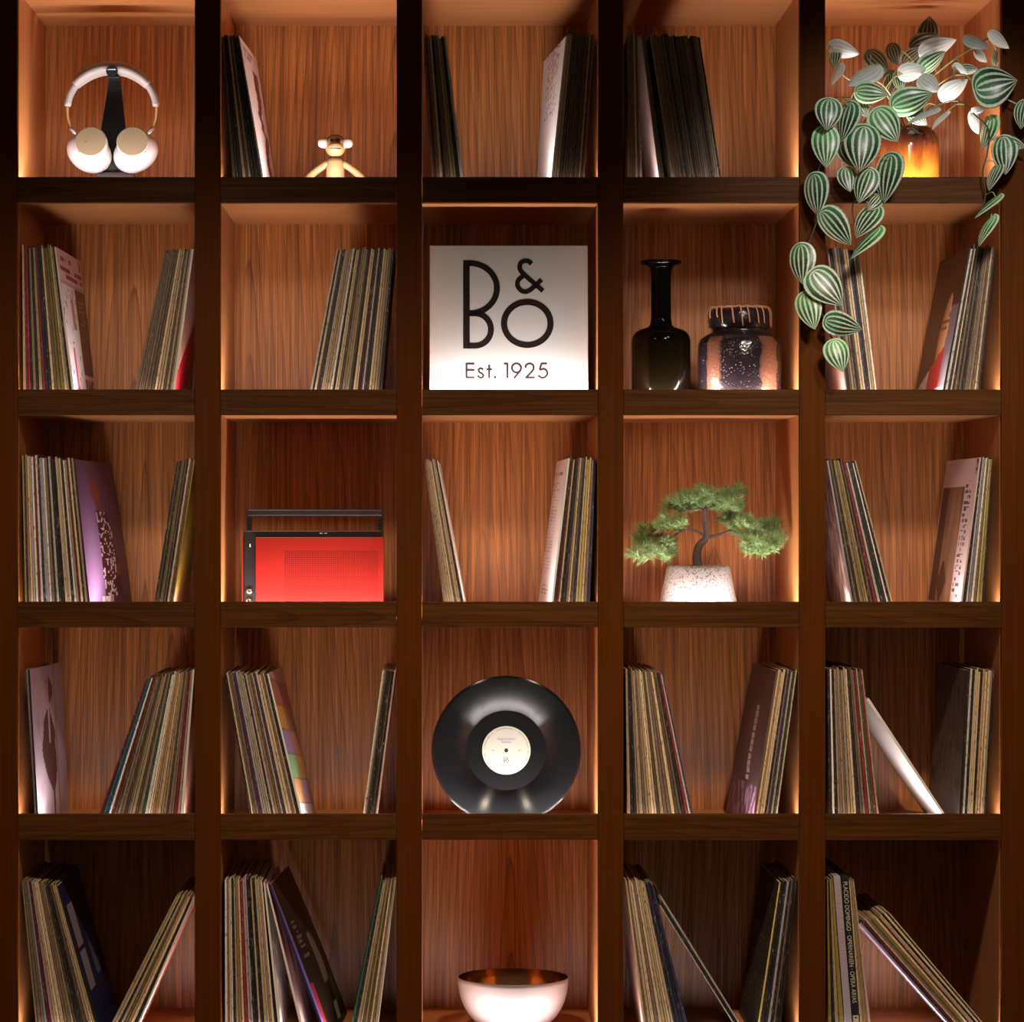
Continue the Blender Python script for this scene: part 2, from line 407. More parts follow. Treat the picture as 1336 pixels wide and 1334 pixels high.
def art_tiles(u, v):
    k = math.floor((v + 0.10*u)*6.2)
    t = (v + 0.10*u)*6.2 - k
    base = {0: ((0.78, 0.74, 0.74), (0.6, 0.5, 0.5)), 1: ((0.62, 0.30, 0.14), (0.42, 0.28, 0.36)), 2: ((0.20, 0.42, 0.18), (0.45, 0.26, 0.08)),
            3: ((0.30, 0.18, 0.38), (0.45, 0.18, 0.12)), 4: ((0.60, 0.28, 0.05), (0.30, 0.13, 0.07)), 5: ((0.42, 0.15, 0.10), (0.28, 0.08, 0.06)), 6: ((0.5, 0.26, 0.22), (0.4, 0.2, 0.17))}
    a, b = base.get(k, base[6])
    if t < 0.05: return (0.2, 0.07, 0.06)
    return a if u < 0.45 + 0.2*nz(u, v, 9, 3) else b
def art_plum(u, v):
    c = (0.075, 0.036, 0.032)
    if 0.28 < v < 0.76 and abs(u-0.42-0.05*(v-0.5)) < 0.05: c = (0.42, 0.26, 0.26) if (v*22) % 1 < 0.8 else c
    if v < 0.26 and nz(u*2, v, 9, 4) > 0.05: c = (0.22, 0.12, 0.20)
    return c
def art_portrait(u, v):
    """a plain tan oval over brown with a red and white lower corner: a stand-in picture"""
    c = (0.075, 0.024, 0.012)
    if u < 0.25 and v < 0.65: c = (0.18, 0.13, 0.16)
    if u < 0.12 and v < 0.32: c = (0.26, 0.2, 0.22)
    cu = 0.33 + 0.12*(0.45-v); w = 0.17*math.sqrt(max(0, 1-((v-0.44)/0.30)**2))
    if cu-w*0.55 < u < cu+w:
        c = lerp((0.80, 0.38, 0.16), (0.42, 0.14, 0.05), (u-cu+w*0.5)/(w*1.3))
        if text_hit(u, v, cu-0.1, cu+0.15, 0.5, 0.62, 3, 4, 1): c = (0.2, 0.06, 0.03)
    if v < 0.30-0.36*(u-0.5) and 0.22 < u: c = (0.42, 0.012, 0.02) if u < 0.62 else (0.66, 0.5, 0.5)
    if v < 0.12 and u < 0.45-v: c = (0.8, 0.75, 0.76)
    if 0.7 < u < 0.95 and v < 0.16 and text_hit(u, v, 0.7, 0.95, 0.01, 0.16, 8, 5, 2): c = (0.4, 0.25, 0.25)
    return c
def art_white(u, v):
    return lerp(WH, (0.62, 0.5, 0.48), 0.5*max(0, nz(u, v*1.4, 5, 2)))
def art_grey(u, v):
    c = (0.12, 0.085, 0.075)
    if nz(u*2, v, 9, 7) > 0.15 and v > 0.2: c = (0.06, 0.04, 0.035)
    return c
def art_navy(u, v):
    c = (0.022, 0.02, 0.075)
    if 0.1 < u < 0.35 and 0.3 < v < 0.86 and not 0.55 < v < 0.58: c = (0.30, 0.25, 0.27)
    if 0.55 < u < 0.75 and 0.34 < v < 0.62: c = (0.12, 0.11, 0.16)
    return c
def art_flame(u, v):
    return lerp((0.78, 0.60, 0.56), (0.46, 0.035, 0.05), 0.55 + 1.1*nz(u*1.5, v, 4, 5) + (v-0.4)*0.8)
def art_night(u, v):
    c = (0.035, 0.014, 0.010)
    if 0.42 < u < 0.62 and 0.30 < v < 0.62: c = (0.17, 0.12, 0.09)
    if 0.62 < u < 0.9 and 0.12 < v < 0.30: c = (0.12, 0.085, 0.05)
    if 0.50 < u < 0.66 and 0.04 < v < 0.16: c = (0.55, 0.5, 0.34)
    if u < 0.05: c = (0.2, 0.12, 0.4)
    if 0.05 < u < 0.12 and v < 0.35: c = (0.4, 0.03, 0.05)
    if text_hit(u, v, 0.15, 0.3, 0.5, 0.75, 8, 3, 4): c = (0.14, 0.1, 0.09)
    return c
def art_lilac(u, v): return lerp((0.50, 0.40, 0.56), (0.62, 0.54, 0.66), 0.5+nz(u, v, 4, 3))
def art_mustard(u, v): return lerp((0.42, 0.33, 0.06), (0.62, 0.33, 0.30), (0.2-v)*8)
def art_blush(u, v): return (0.70, 0.50, 0.46) if v > 0.42 + 0.5*u - 0.2 else (0.45, 0.012, 0.04)
def art_pale(u, v): return (0.74, 0.64, 0.60)
def art_flesh(u, v): return lerp((0.72, 0.52, 0.46), (0.6, 0.36, 0.3), v)
ARTS = {k[4:]: f for k, f in globals().items() if k.startswith('art_')}

REC = []     # every sleeve: dict(thick, quad, ...)
def lines_at(L, Rr, yref, r, c, d0):
    """world line ends (bottom on the floor, top) for the left and right borders of a stack"""
    out = []
    zf = floor_z(r) + 0.0006
    xmin, xmax = X(LEFT[c]) + 0.0012, X(RIGHT[c]) - 0.0012
    for (xt, yt, xb) in (L, Rr):
        t = P(xt, yt, d0); b = P(xb, yref, d0)
        k = (zf - t.z) / (b.z - t.z)
        bx = t.x + (b.x - t.x) * k
        out.append(((min(max(bx, xmin), xmax), zf), (min(max(t.x, xmin), xmax), t.z)))
    return out
def stack(r, c, L, Rr, seq, where, cellname, from_side, yref=None, arts=None, d0=0.0225, jit=0.0025):
    """L, Rr = (x top, y top, x at the lip) of the stack's borders; seq = one colour letter per sleeve"""
    yref = LIP[r] if yref is None else yref
    arts = arts or {}
    (lb, lt), (rb, rt) = lines_at(L, Rr, yref, r, c, d0)
    n = len(seq); rs = random.Random(r*100+c*10+len(seq))
    ws = [rs.uniform(0.65, 1.35) for _ in seq]
    for i in arts:
        if arts[i].get('w'): ws[i] = arts[i]['w']
    tot = sum(ws); acc = 0
    for i, ch in enumerate(seq):
        f0 = acc/tot; acc += ws[i]; f1 = acc/tot; gap = 0.09*(f1-f0); f0 += gap; f1 -= gap
        lp = lambda a, b, f: (a[0]+(b[0]-a[0])*f, a[1]+(b[1]-a[1])*f)
        q = [lp(lb, rb, f0), lp(lb, rb, f1), lp(lt, rt, f1), lp(lt, rt, f0)]
        fixed = arts.get(i, {}).get('fixed')
        dz = 0 if fixed else rs.uniform(-0.0035, 0.0035) + (rs.uniform(0.002, 0.005) if rs.random() < 0.12 else 0)
        for k in (2, 3):      # longer or shorter along its own lean
            b = q[1] if k == 2 else q[0]; t = q[k]; s = 1 + dz/max(0.05, (t[1]-b[1]))
            q[k] = (b[0]+(t[0]-b[0])*s, b[1]+(t[1]-b[1])*s)
        order = (i+1) if from_side == 'L' else (n-i)
        REC.append(dict(q=q, d=d0 + (0 if fixed else rs.uniform(0, jit)), ch=ch, art=arts.get(i), order=order, where=where, cell=cellname,
                        th=abs(q[1][0]-q[0][0])+abs(q[2][0]-q[3][0]), rs=rs.random()))
def ordinal(k): return f"{k}{'th' if 10 <= k % 100 <= 20 else {1: 'st', 2: 'nd', 3: 'rd'}.get(k % 10, 'th')}"
def sleeve_geo(R, vs, fs, cols):
    q, d, d1 = R['q'], R['d'], R['d'] + 0.313
    ch = R['ch']; c1 = PAL[ch][0]; k = 0.5 + 0.9*R['rs']; c1 = tuple(x*k for x in c1)
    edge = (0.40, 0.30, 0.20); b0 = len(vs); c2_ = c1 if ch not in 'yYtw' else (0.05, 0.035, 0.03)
    vs += [(x, d, z) for x, z in q] + [(x, d1, z) for x, z in q]
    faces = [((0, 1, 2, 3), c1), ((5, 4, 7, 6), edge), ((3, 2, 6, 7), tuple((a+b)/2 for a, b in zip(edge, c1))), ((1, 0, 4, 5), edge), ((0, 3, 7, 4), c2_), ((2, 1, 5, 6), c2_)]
    for f, c in faces: fs.append([b0+i for i in f]); cols.append(c)
def mesh_from(name, vs, fs, cols, origin):
    me = bpy.data.meshes.new(name)
    me.from_pydata([Vector(v)-origin for v in vs], [], fs)
    ca = me.color_attributes.new('col', 'FLOAT_COLOR', 'CORNER')
    dat = []
    for p, c in zip(me.polygons, cols): dat += [*c[:3], 1.0]*p.loop_total
    ca.data.foreach_set('color', dat)
    return me
def art_record(R):
    """a sleeve whose printed cover shows: gridded cover, may stand askew and bulge"""
    A = R['art']; q, d = R['q'], R['d']; dep = 0.313
    sh_b, sh_t, bulge, face = A.get('sb', 0.0), A.get('st', A.get('sb', 0.0)), A.get('bulge', 0.0), A['face']
    fn = ARTS[A['art']]; vs, fs, cols = [], [], []
    NU, NV = 40, 140
    ch = R['ch']; c1 = PAL[ch][0]; org = Vector((q[0][0], d, q[0][1]))
    inner, outer = ((1, 2), (0, 3)) if face == 'R' else ((0, 3), (1, 2))
    sg = 1 if face == 'R' else -1
    def pt(side, u, v):
        (b, t) = side; x = q[b][0] + (q[t][0]-q[b][0])*v; z = q[b][1] + (q[t][1]-q[b][1])*v
        y = d + dep*u
        x += (sh_b + (sh_t-sh_b)*v)*u + sg*bulge*math.sin(math.pi*min(1, u*0.9))*math.sin(math.pi*(0.12+0.88*v)) 
        return (x, y, z)
    for j in range(NV+1):
        for i in range(NU+1): vs.append(pt(inner, i/NU, j/NV))
    for j in range(NV):
        for i in range(NU):
            a = j*(NU+1)+i; f = [a, a+1, a+NU+2, a+NU+1]
            fs.append(f if face == 'R' else f[::-1]); cols.append(fn((i+0.5)/NU, (j+0.5)/NV))
    o0 = len(vs); MU = 6; MV = 12
    for j in range(MV+1):
        for i in range(MU+1): vs.append(pt(outer, i/MU, j/MV))
    for j in range(MV):
        for i in range(MU):
            a = o0+j*(MU+1)+i; f = [a, a+1, a+MU+2, a+MU+1]
            fs.append(f[::-1] if face == 'R' else f); cols.append(A.get('back', c1))
    # rims: spine, back, top, bottom
    def rim(fa, fb, n, c, flip):
        p0 = len(vs)
        for k in range(n+1): vs.append(fa(k/n)); vs.append(fb(k/n))
        for k in range(n):
            a = p0+2*k; f = [a, a+1, a+3, a+2]; fs.append(f[::-1] if flip else f); cols.append(c)
    fl2 = face == 'R'
    rim(lambda t: pt(outer, 0, t), lambda t: pt(inner, 0, t), 12, A.get('spine', c1), not fl2)
    rim(lambda t: pt(outer, 1, t), lambda t: pt(inner, 1, t), 12, (0.4, 0.3, 0.2), fl2)
    rim(lambda t: pt(outer, t, 1), lambda t: pt(inner, t, 1), 8, (0.45, 0.34, 0.25), not fl2)
    rim(lambda t: pt(outer, t, 0), lambda t: pt(inner, t, 0), 8, (0.4, 0.3, 0.2), fl2)
    me = mesh_from('record_sleeve', vs, fs, cols, org)
    o = link('record_sleeve', me, MAT['cover']); o.location = org
    for p in me.polygons: p.use_smooth = False
    tag(o, A['label'], 'record', f"records in the {R['where']}, {R['cell']}"); R['obj'] = o
    return o

W, NW = 'wider stack', 'narrower stack'
C12, C13, C14 = 'cubby with wooden monkey', 'cubby above white sign', 'cubby above dark bottle'
C21, C22, C25 = 'cubby under headphones', 'cubby above red radio', 'cubby under plant pot'
C31, C33, C35 = 'second cubby below headphones', 'cubby under white sign', 'second cubby below plant pot'
C41, C42, C44, C45 = 'third cubby below headphones', 'cubby under red radio', 'cubby under bonsai', 'third cubby below plant pot'
C51, C52, C54, C55 = 'fourth cubby below headphones', 'second cubby below radio', 'second cubby below bonsai', 'fourth cubby below plant pot'

stack(0, 1, (289.5, 48, 303), (312, 46, 344), 'bkktbtkkkw', 'only stack', C12, 'L',
      arts={9: dict(art='drip', face='R', sb=0.012, st=0.018, fixed=1, label='pink record cover with dark brown drips, beside the wooden monkey')})
stack(0, 2, (553, 47, 564), (582, 48, 604.5), 'mrbtkbbtykw', NW, C13, 'L')
stack(0, 2, (738, 47, 719), (776, 45, 763), 'wttbbbmbbmbtbb', W, C13, 'R',
      arts={0: dict(art='sketch', face='L', sb=-0.018, st=-0.032, fixed=1, label='white record cover with a faint brown sketch, cubby above white sign')})
stack(0, 3, (818, 45, 820.5), (834, 46, 838), 'bmbtbp', 'upright stack', C14, 'L')
stack(0, 3, (836, 46, 859), (842, 46, 867), 'mb', 'leaning pair', C14, 'L',
      arts={0: dict(art='pale', face='L', fixed=1, label='brown record sleeve showing a white cover low down, cubby above dark bottle')})
stack(0, 3, (847, 46, 876), (913, 48, 941), 'tmbbmbbkbmbkbbbbmbbkbttk', 'widest stack', C14, 'L')
stack(1, 0, (28.3, 321, 30), (73, 322, 97), 'trRktktrnktbyyttkk'[:17]+'w', W, C21, 'L',
      arts={17: dict(art='comic', face='R', sb=0.006, st=0.010, fixed=1, w=1.0, label='pink comic-strip record cover with dark red title, under headphones')})
stack(1, 0, (215, 328, 176), (253, 325, 229), 'bbbbmbbtttbtbtw', NW, C21, 'R',
      arts={14: dict(art='blush', face='R', sb=0.0, st=0.0, fixed=1, label='pale pink and red record sleeve, against the post under headphones')})
stack(1, 1, (439, 326, 404.6), (514, 325, 497.7), 'wktbnttttwkttbmttbkttkrwnktttmk', 'only stack', C22, 'R')
stack(1, 4, (1078.5, 322, 1102.8), (1121.7, 329, 1144), 'pkbtmkbttnkttw', NW, C25, 'L',
      arts={0: dict(art='flesh', face='L', fixed=1, label='pale pink record sleeve leaning on the post under plant pot')})
stack(1, 4, (1264.8, 323, 1230), (1299, 323, 1279), 'kwktkbkbkbmbtbbtbk', W, C25, 'R',
      arts={0: dict(art='portrait', face='L', sb=-0.004, fixed=1, w=1.0, label='dark brown record cover with tan oval and red corner, under plant pot')})
stack(2, 0, (28.3, 595, 32.4), (98, 600, 117.4), 'ynotwwrwnwlwmkwkkktwtkwtrtktk', W, C31, 'L',
      arts={28: dict(art='purple', face='R', sb=0.048, st=0.036, bulge=0.012, fixed=1, w=1.0, spine=(0.05, 0.012, 0.04), label='purple record cover with a standing figure, second cubby below headphones')})
stack(2, 0, (230.7, 601, 201.4), (254.6, 600, 226.7), 'kbkybkbktmby', NW, C31, 'R',
      arts={11: dict(art='mustard', face='R', sb=0.0, fixed=1, label='mustard yellow record cover with pink foot, second cubby below headphones')})
stack(2, 2, (553, 600, 578.5), (571, 601, 606), 'bttttmttkw', NW, C33, 'L',
      arts={9: dict(art='pale', face='R', sb=0.006, fixed=1, w=0.6, label='white record cover beside a black spine, cubby under white sign')})
stack(2, 2, (741.4, 598, 719), (778, 599, 770), 'wkrtkkmtbntytmn', W, C33, 'R',
      arts={0: dict(art='lines', face='L', sb=-0.014, st=-0.010, fixed=1, label='white record cover with rows of small print, cubby under white sign')})
stack(2, 4, (1078.5, 601, 1109.5), (1117.6, 604, 1165), 'lkbkymbykbkrwkkwkt', W, C35, 'L',
      arts={0: dict(art='marble', face='L', fixed=1, label='grey marbled record cover against the post, second cubby below plant pot')})
stack(2, 4, (1278.5, 597, 1253), (1295.7, 598, 1283.6), 'pkwlwytyk', NW, C35, 'R',
      arts={0: dict(art='photo', face='L', sb=-0.012, st=-0.010, fixed=1, w=0.9, label='pink record cover with a brown picture, second cubby below plant pot')})
stack(3, 0, (33.4, 874, 45), (39, 874, 50), 'lk', NW, C41, 'L',
      arts={1: dict(art='mauve', face='R', sb=0.020, st=0.022, fixed=1, label='mauve record cover with dark silhouettes, third cubby below headphones')})
stack(3, 0, (191, 885, 129.5), (254, 874, 240), 'rccwrbmbbmttbmgwwotototbmbrpw', W, C41, 'R',
      arts={28: dict(art='flesh', face='R', fixed=1, label='pale pink record sleeve touching the post, third cubby below headphones')})
stack(3, 1, (293.3, 879, 325.7), (351, 880, 394.5), 'ktbmnrsttwntmbtnttmtkw', W, C42, 'L',
      arts={21: dict(art='tiles', face='R', sb=0.008, fixed=1, label='record cover of coloured tiles, cubby under red radio')})
stack(3, 1, (498.7, 875, 473.4), (517, 875, 492.6), 'wtbkkbkp', NW, C42, 'R',
      arts={7: dict(art='flesh', face='R', fixed=1, label='pale pink record sleeve nearest the post, cubby under red radio')})
stack(3, 3, (816, 873, 818), (864.8, 879, 904), 'tkkmtmttttbtmbtbbkrwn', W, C44, 'L')
stack(3, 3, (1012.5, 876, 983), (1040, 876, 1014.5), 'btottkmntgt', NW, C44, 'R',
      arts={0: dict(art='plum', face='L', sb=-0.020, st=-0.012, bulge=0.003, fixed=1, label='dark plum record cover with one light streak, cubby under bonsai')})
stack(3, 4, (1079, 873, 1081), (1125.7, 875, 1147), 'kwktmtbtttkbmrtgrt', W, C45, 'L')
stack(3, 4, (1130, 913, 1229), (1134, 911, 1233.5), 'w', 'lone leaning sleeve', C45, 'L',
      arts={0: dict(art='white', face='L', bulge=0.010, fixed=1, back=(0.72, 0.62, 0.6), label='white record sleeve leaning alone at a steep slant, third cubby below plant pot')})
stack(3, 4, (1261, 875, 1251), (1297.8, 875, 1286.6), 'kkwktttkotttk', NW, C45, 'R',
      arts={0: dict(art='grey', face='L', sb=-0.004, fixed=1, label='dark grey record cover, third cubby below plant pot')})
stack(4, 0, (28.3, 1150, 46), (76, 1156, 127.5), 'tmbsrptttmbtbkkbtpyk', W, C51, 'L', yref=1334,
      arts={19: dict(art='navy', face='R', sb=0.0, fixed=1, label='navy record cover with grey bars, fourth cubby below headphones')})
stack(4, 0, (229.7, 1169, 146), (254, 1171, 183), 'ttktmotkw', NW, C51, 'R', yref=1334,
      arts={8: dict(art='flesh', face='R', fixed=1, back=(0.72, 0.62, 0.6), label='pale pink record cover with glowing underside, fourth cubby below headphones')})
stack(4, 1, (293, 1149, 293.5), (342, 1147, 358), 'wmtwktotrplkktkttpt', W, C52, 'L', yref=1334)
stack(4, 1, (343.5, 1152, 362), (346, 1152, 366), 'w', 'middle leaning sleeve', C52, 'L', yref=1334,
      arts={0: dict(art='marble', face='R', sb=0.0, fixed=1, label='grey and white blotched record cover, second cubby below radio')})
stack(4, 1, (347, 1155, 390), (349.5, 1154, 394), 'w', 'middle leaning sleeve', C52, 'L', yref=1334,
      arts={0: dict(art='flame', face='R', sb=0.004, fixed=1, label='red and white flaming record cover, second cubby below radio')})
stack(4, 1, (350.5, 1155, 416), (353, 1154, 420), 'n', 'middle leaning sleeve', C52, 'L', yref=1334,
      arts={0: dict(art='night', face='R', sb=0.026, st=0.020, bulge=0.014, fixed=1, label='dark brown glossy record cover leaning wide, second cubby below radio')})
stack(4, 1, (495.7, 1151, 459), (518, 1149, 494.7), 'gkttmybtmtw', NW, C52, 'R', yref=1334,
      arts={10: dict(art='pale', face='R', fixed=1, label='white record cover nearest the post, second cubby below radio')})
stack(4, 3, (815.5, 1149, 838.5), (852.6, 1154, 897), 'tbttmtttttknkn', W, C54, 'L', yref=1334,
      arts={0: dict(art='pale', face='L', fixed=1, label='cream record cover against the post, second cubby below bonsai')})
stack(4, 3, (858.7, 1180, 955), (868.8, 1179, 965), 'wkkw', 'steep leaning stack', C54, 'L', yref=1334)
stack(4, 3, (1016.6, 1151, 989), (1042, 1151, 1019.6), 'Ykkklkmkk', NW, C54, 'R', yref=1334)
stack(4, 4, (1078.8, 1149, 1080.5), (1087, 1149, 1101.5), 'ykty', 'upright stack', C55, 'L', yref=1334)
stack(4, 4, (1107.5, 1149, 1122), (1114.6, 1151, 1136), 'tototp', 'upright stack past the boxes', C55, 'L', yref=1334)
stack(4, 4, (1120.6, 1205.7, 1234), (1161, 1191.5, 1282), 'lnrtmbytrttktkt', 'steep leaning stack', C55, 'L', yref=1334,
      arts={0: dict(art='lilac', face='L', fixed=1, label='lilac record cover facing down, fourth cubby below plant pot')})

plain_recs = [R for R in REC if not R['art']]
n_art = len(REC) - len(plain_recs)
plain_recs.sort(key=lambda R: -R['th'])
NIND = 300 - n_art
for R in REC:
    if R['art']: art_record(R)
for R in plain_recs[:NIND]:
    vs, fs, cols = [], [], []; sleeve_geo(R, vs, fs, cols); org = Vector((R['q'][0][0], R['d'], R['q'][0][1]))
    o = link('record_sleeve', mesh_from('record_sleeve', vs, fs, cols, org), MAT['sleeve']); o.location = org
    word = PAL[R['ch']][1]
    tag(o, f"{word} record spine, {ordinal(R['order'])} from side wall, {R['where']}, {R['cell']}", 'record', f"records in the {R['where']}, {R['cell']}")
vs, fs, cols = [], [], []
for R in plain_recs[NIND:]: sleeve_geo(R, vs, fs, cols)
if vs:
    o = link('thin_record_sleeves', mesh_from('thin_record_sleeves', vs, fs, cols, Vector()), MAT['sleeve'])
    tag(o, 'thinnest worn record sleeves wedged between the others in every stack', 'records', kind='stuff')
print('RECORDS', len(REC), 'art', n_art)

# ------------------------------------------------------------------ white sign
MAT['signwhite'] = plain('white_sign_board', (0.44, 0.42, 0.415), 0.32)
MAT['signblack'] = plain('black_sign_print', (0.012, 0.007, 0.006), 0.7, 0, 0.08)
sd = 0.050; zf = floor_z(1) + 0.0005
ztop = P(0, 320, sd).z; lean = 0.012
org = Vector((P(664, 0, sd).x, sd, zf)); sg = empty('logo_sign', org)
tag(sg, 'white square sign with black letters and a founding year', 'sign')
hw_t, hw_b, hh = M(206.5, sd)/2, M(206.5, sd)/2, ztop-zf
def sign_map(x, z, proud=0.0): return Vector((x, lean*z/hh - proud, z))
bm = bmesh.new()
f = [bm.verts.new(sign_map(x, z)) for x, z in ((-hw_b, 0), (hw_b, 0), (hw_t, hh), (-hw_t, hh))]
b = [bm.verts.new(sign_map(x, z, -0.006)) for x, z in ((-hw_b, 0), (hw_b, 0), (hw_t, hh), (-hw_t, hh))]
bm.faces.new(f); bm.faces.new(b[::-1])
for i in range(4): bm.faces.new((f[i], b[i], b[(i+1) % 4], f[(i+1) % 4]))
bm_obj('board', bm, MAT['signwhite'], sg)
def lmap(x, y, pr):
    p = P(590 + x*0.1349, 325 + y*0.1349, sd)
    return sign_map(p.x-org.x, p.z-org.z, pr + 0.00005)
def ell(cx, cy, rx, ry, a0, a1, n=28): return [(cx+rx*math.cos(math.radians(a0+(a1-a0)*i/n)), cy+ry*math.sin(math.radians(a0+(a1-a0)*i/n))) for i in range(n+1)]
bm = stroke_bm([(138, 103), (138, 962)], 64, mapf=lmap)
stroke_bm([(150, 132)] + ell(172, 376, 262, 244, -90, 90) + [(150, 620)], 58, bm, mapf=lmap)
stroke_bm([(150, 620)] + ell(222, 777, 153, 157, -90, 90) + [(150, 934)], 58, bm, mapf=lmap)
bm_obj('letter', bm, MAT['signblack'], sg)
bm_obj('letter', stroke_bm(ell(727, 718, 225, 209, 0, 360, 56)[:-1], 60, closed=True, mapf=lmap), MAT['signblack'], sg)
c2 = lambda pts, n=6: [(p.x, p.y) for p in catmull([(x, y, 0) for x, y in pts], n)]
bm = stroke_bm(c2([(770, 138), (742, 115), (705, 110), (668, 127), (654, 165), (664, 205), (700, 245), (790, 325), (880, 402)]), 46, mapf=lmap)
stroke_bm(c2([(866, 292), (810, 345), (765, 385), (735, 403), (705, 410), (662, 393), (632, 345), (642, 297), (690, 252)]), 46, bm, mapf=lmap)
bm_obj('ampersand', bm, MAT['signblack'], sg)
MAT['signgrey'] = plain('dark_grey_sign_print', (0.03, 0.018, 0.02), 0.7, 0, 0.1)
G = [[(138, 1100), (138, 1250)], [(138, 1108), (215, 1108)], [(138, 1170), (215, 1170)], [(138, 1242), (215, 1242)],
     c2([(300, 1165), (276, 1153), (256, 1165), (263, 1190), (290, 1206), (302, 1225), (285, 1244), (262, 1240), (248, 1222)], 4),
     [(358, 1118), (358, 1250)], [(330, 1163), (385, 1163)], [(402, 1240), (424, 1240)], [(533, 1100), (533, 1250)], [(500, 1108), (533, 1108)],
     c2([(708, 1150), (717, 1120), (750, 1107), (782, 1122), (787, 1155), (768, 1188), (715, 1242)], 5), [(706, 1242), (800, 1242)],
     [(918, 1107), (862, 1107)], c2([(864, 1107), (850, 1165), (885, 1158), (912, 1176), (920, 1208), (900, 1236), (865, 1244), (830, 1222)], 5), [(662, 1172), (598, 1250)]]
bm = bmesh.new()
for g in G: stroke_bm(g, 24 if g[0] == (402, 1240) else 20, bm, mapf=lmap)
stroke_bm(ell(622, 1150, 44, 44, 0, 360, 28)[:-1], 20, bm, closed=True, mapf=lmap)
bm_obj('year_line', bm, MAT['signgrey'], sg)

# ------------------------------------------------------------------ vinyl record
rd = 0.085; R0 = M(97.4, rd); zf = floor_z(3)
cz = zf + R0 + 0.0003; cx = P(660.6, 0, rd).x
m, nt, b = new_mat('grooved_black_vinyl')
b.inputs['Base Color'].default_value = (0.006, 0.006, 0.007, 1); b.inputs['Roughness'].default_value = 0.26
b.inputs['Anisotropic'].default_value = 0.95; b.inputs['Anisotropic Rotation'].default_value = 0.25; b.inputs['Specular IOR Level'].default_value = 0.3
tg = N(nt, 'ShaderNodeTangent', direction_type='RADIAL', axis='Z'); nt.links.new(tg.outputs[0], b.inputs['Tangent'])
tc = N(nt, 'ShaderNodeTexCoord'); ln = N(nt, 'ShaderNodeVectorMath', operation='LENGTH'); nt.links.new(tc.outputs['Object'], ln.inputs[0])
g = noise_n(nt, comb_n(nt, math_n(nt, 'MULTIPLY', ln.outputs['Value'], 900), 0.0, 0.0), 1, 2)
nt.links.new(math_n(nt, 'ADD', math_n(nt, 'MULTIPLY', g, 0.16), 0.15), b.inputs['Roughness'])
MAT['vinyl'] = m
MAT['vinyl_smooth'] = plain('smooth_black_vinyl', (0.006, 0.006, 0.007), 0.22)
MAT['paper'] = plain('cream_label_paper', (0.44, 0.425, 0.37), 0.55)
MAT['ink'] = plain('black_ink', (0.03, 0.03, 0.03), 0.6)
MAT['blueink'] = plain('blue_violet_ink', (0.06, 0.03, 0.42), 0.6)
vr = empty('vinyl_record', (cx, rd, cz)); vr.rotation_euler = (math.pi/2 - 0.015, 0, 0)
tag(vr, 'black vinyl record with cream centre label standing on edge', 'record')
k = R0/97.4
bm = lathe_bm([(R0*0.36, -0.0009), (R0-0.0006, -0.0009), (R0, 0), (R0-0.0006, 0.0009), (R0*0.955, 0.0012), (R0*0.95, 0.0009), (52*k, 0.0009), (52*k, 0.0), (R0*0.36, -0.0009)], 128)
bm_obj('grooved_disc', bm, MAT['vinyl'], vr, True)
bm_obj('run_out_band', lathe_bm([(1.2*k, -0.0007), (51.9*k, -0.0007), (51.9*k, 0.0008), (31.0*k, 0.0008), (1.2*k, 0.0007), (1.2*k, -0.0007)], 96), MAT['vinyl_smooth'], vr)
lb = bm_obj('centre_label', lathe_bm([(2.5*k, 0.0009), (2.5*k, 0.0012), (31.6*k, 0.0012), (31.6*k, 0.0009), (2.5*k, 0.0009)], 96), MAT['paper'], vr)
def lab_text(name, body, w, x, y, mat, h=None):
    vs, fs = text_geo(body, 1.0); x0, x1 = min(v.x for v in vs), max(v.x for v in vs); y0, y1 = min(v.y for v in vs), max(v.y for v in vs)
    kx = w*k/(x1-x0); ky = kx if h is None else h*k/(y1-y0)
    me = bpy.data.meshes.new(name); me.from_pydata([((v.x-(x0+x1)/2)*kx + x*k, (v.y-(y0+y1)/2)*ky + y*k, 0.0014) for v in vs], [], fs)
    return link(name, me, mat, lb)
lab_text('lettering', 'Songs of a Century', 23.5, 0, 14.6, MAT['blueink'])
lab_text('lettering', 'Remixed', 11.5, 0, 11.0, MAT['blueink'])
lab_text('lettering', 'A/B', 4, -18, 0, MAT['ink'])
lab_text('lettering', '33 1', 5, 18, 0, MAT['ink'])
def vmap(x, y, pr): return Vector(((x-560)*0.0078*k, -12 *k - (y-530)*0.0074*k, 0.0013 + pr*0.1))
bm = stroke_bm([(138, 103), (138, 962)], 90, mapf=vmap)
stroke_bm([(150, 132)] + ell(172, 376, 262, 244, -90, 90, 12) + [(150, 620)], 80, bm, mapf=vmap)
stroke_bm([(150, 620)] + ell(222, 777, 153, 157, -90, 90, 12) + [(150, 934)], 80, bm, mapf=vmap)
stroke_bm(ell(727, 718, 225, 209, 0, 360, 24)[:-1], 80, bm, closed=True, mapf=vmap)
stroke_bm(c2([(770, 138), (742, 115), (705, 110), (668, 127), (654, 165), (664, 205), (700, 245), (790, 325), (880, 402)], 3), 70, bm, mapf=vmap)
stroke_bm(c2([(866, 292), (810, 345), (735, 403), (662, 393), (632, 345), (690, 252)], 3), 70, bm, mapf=vmap)
bm_obj('emblem', bm, MAT['ink'], lb)
bm = bmesh.new()
rs = random.Random(3)
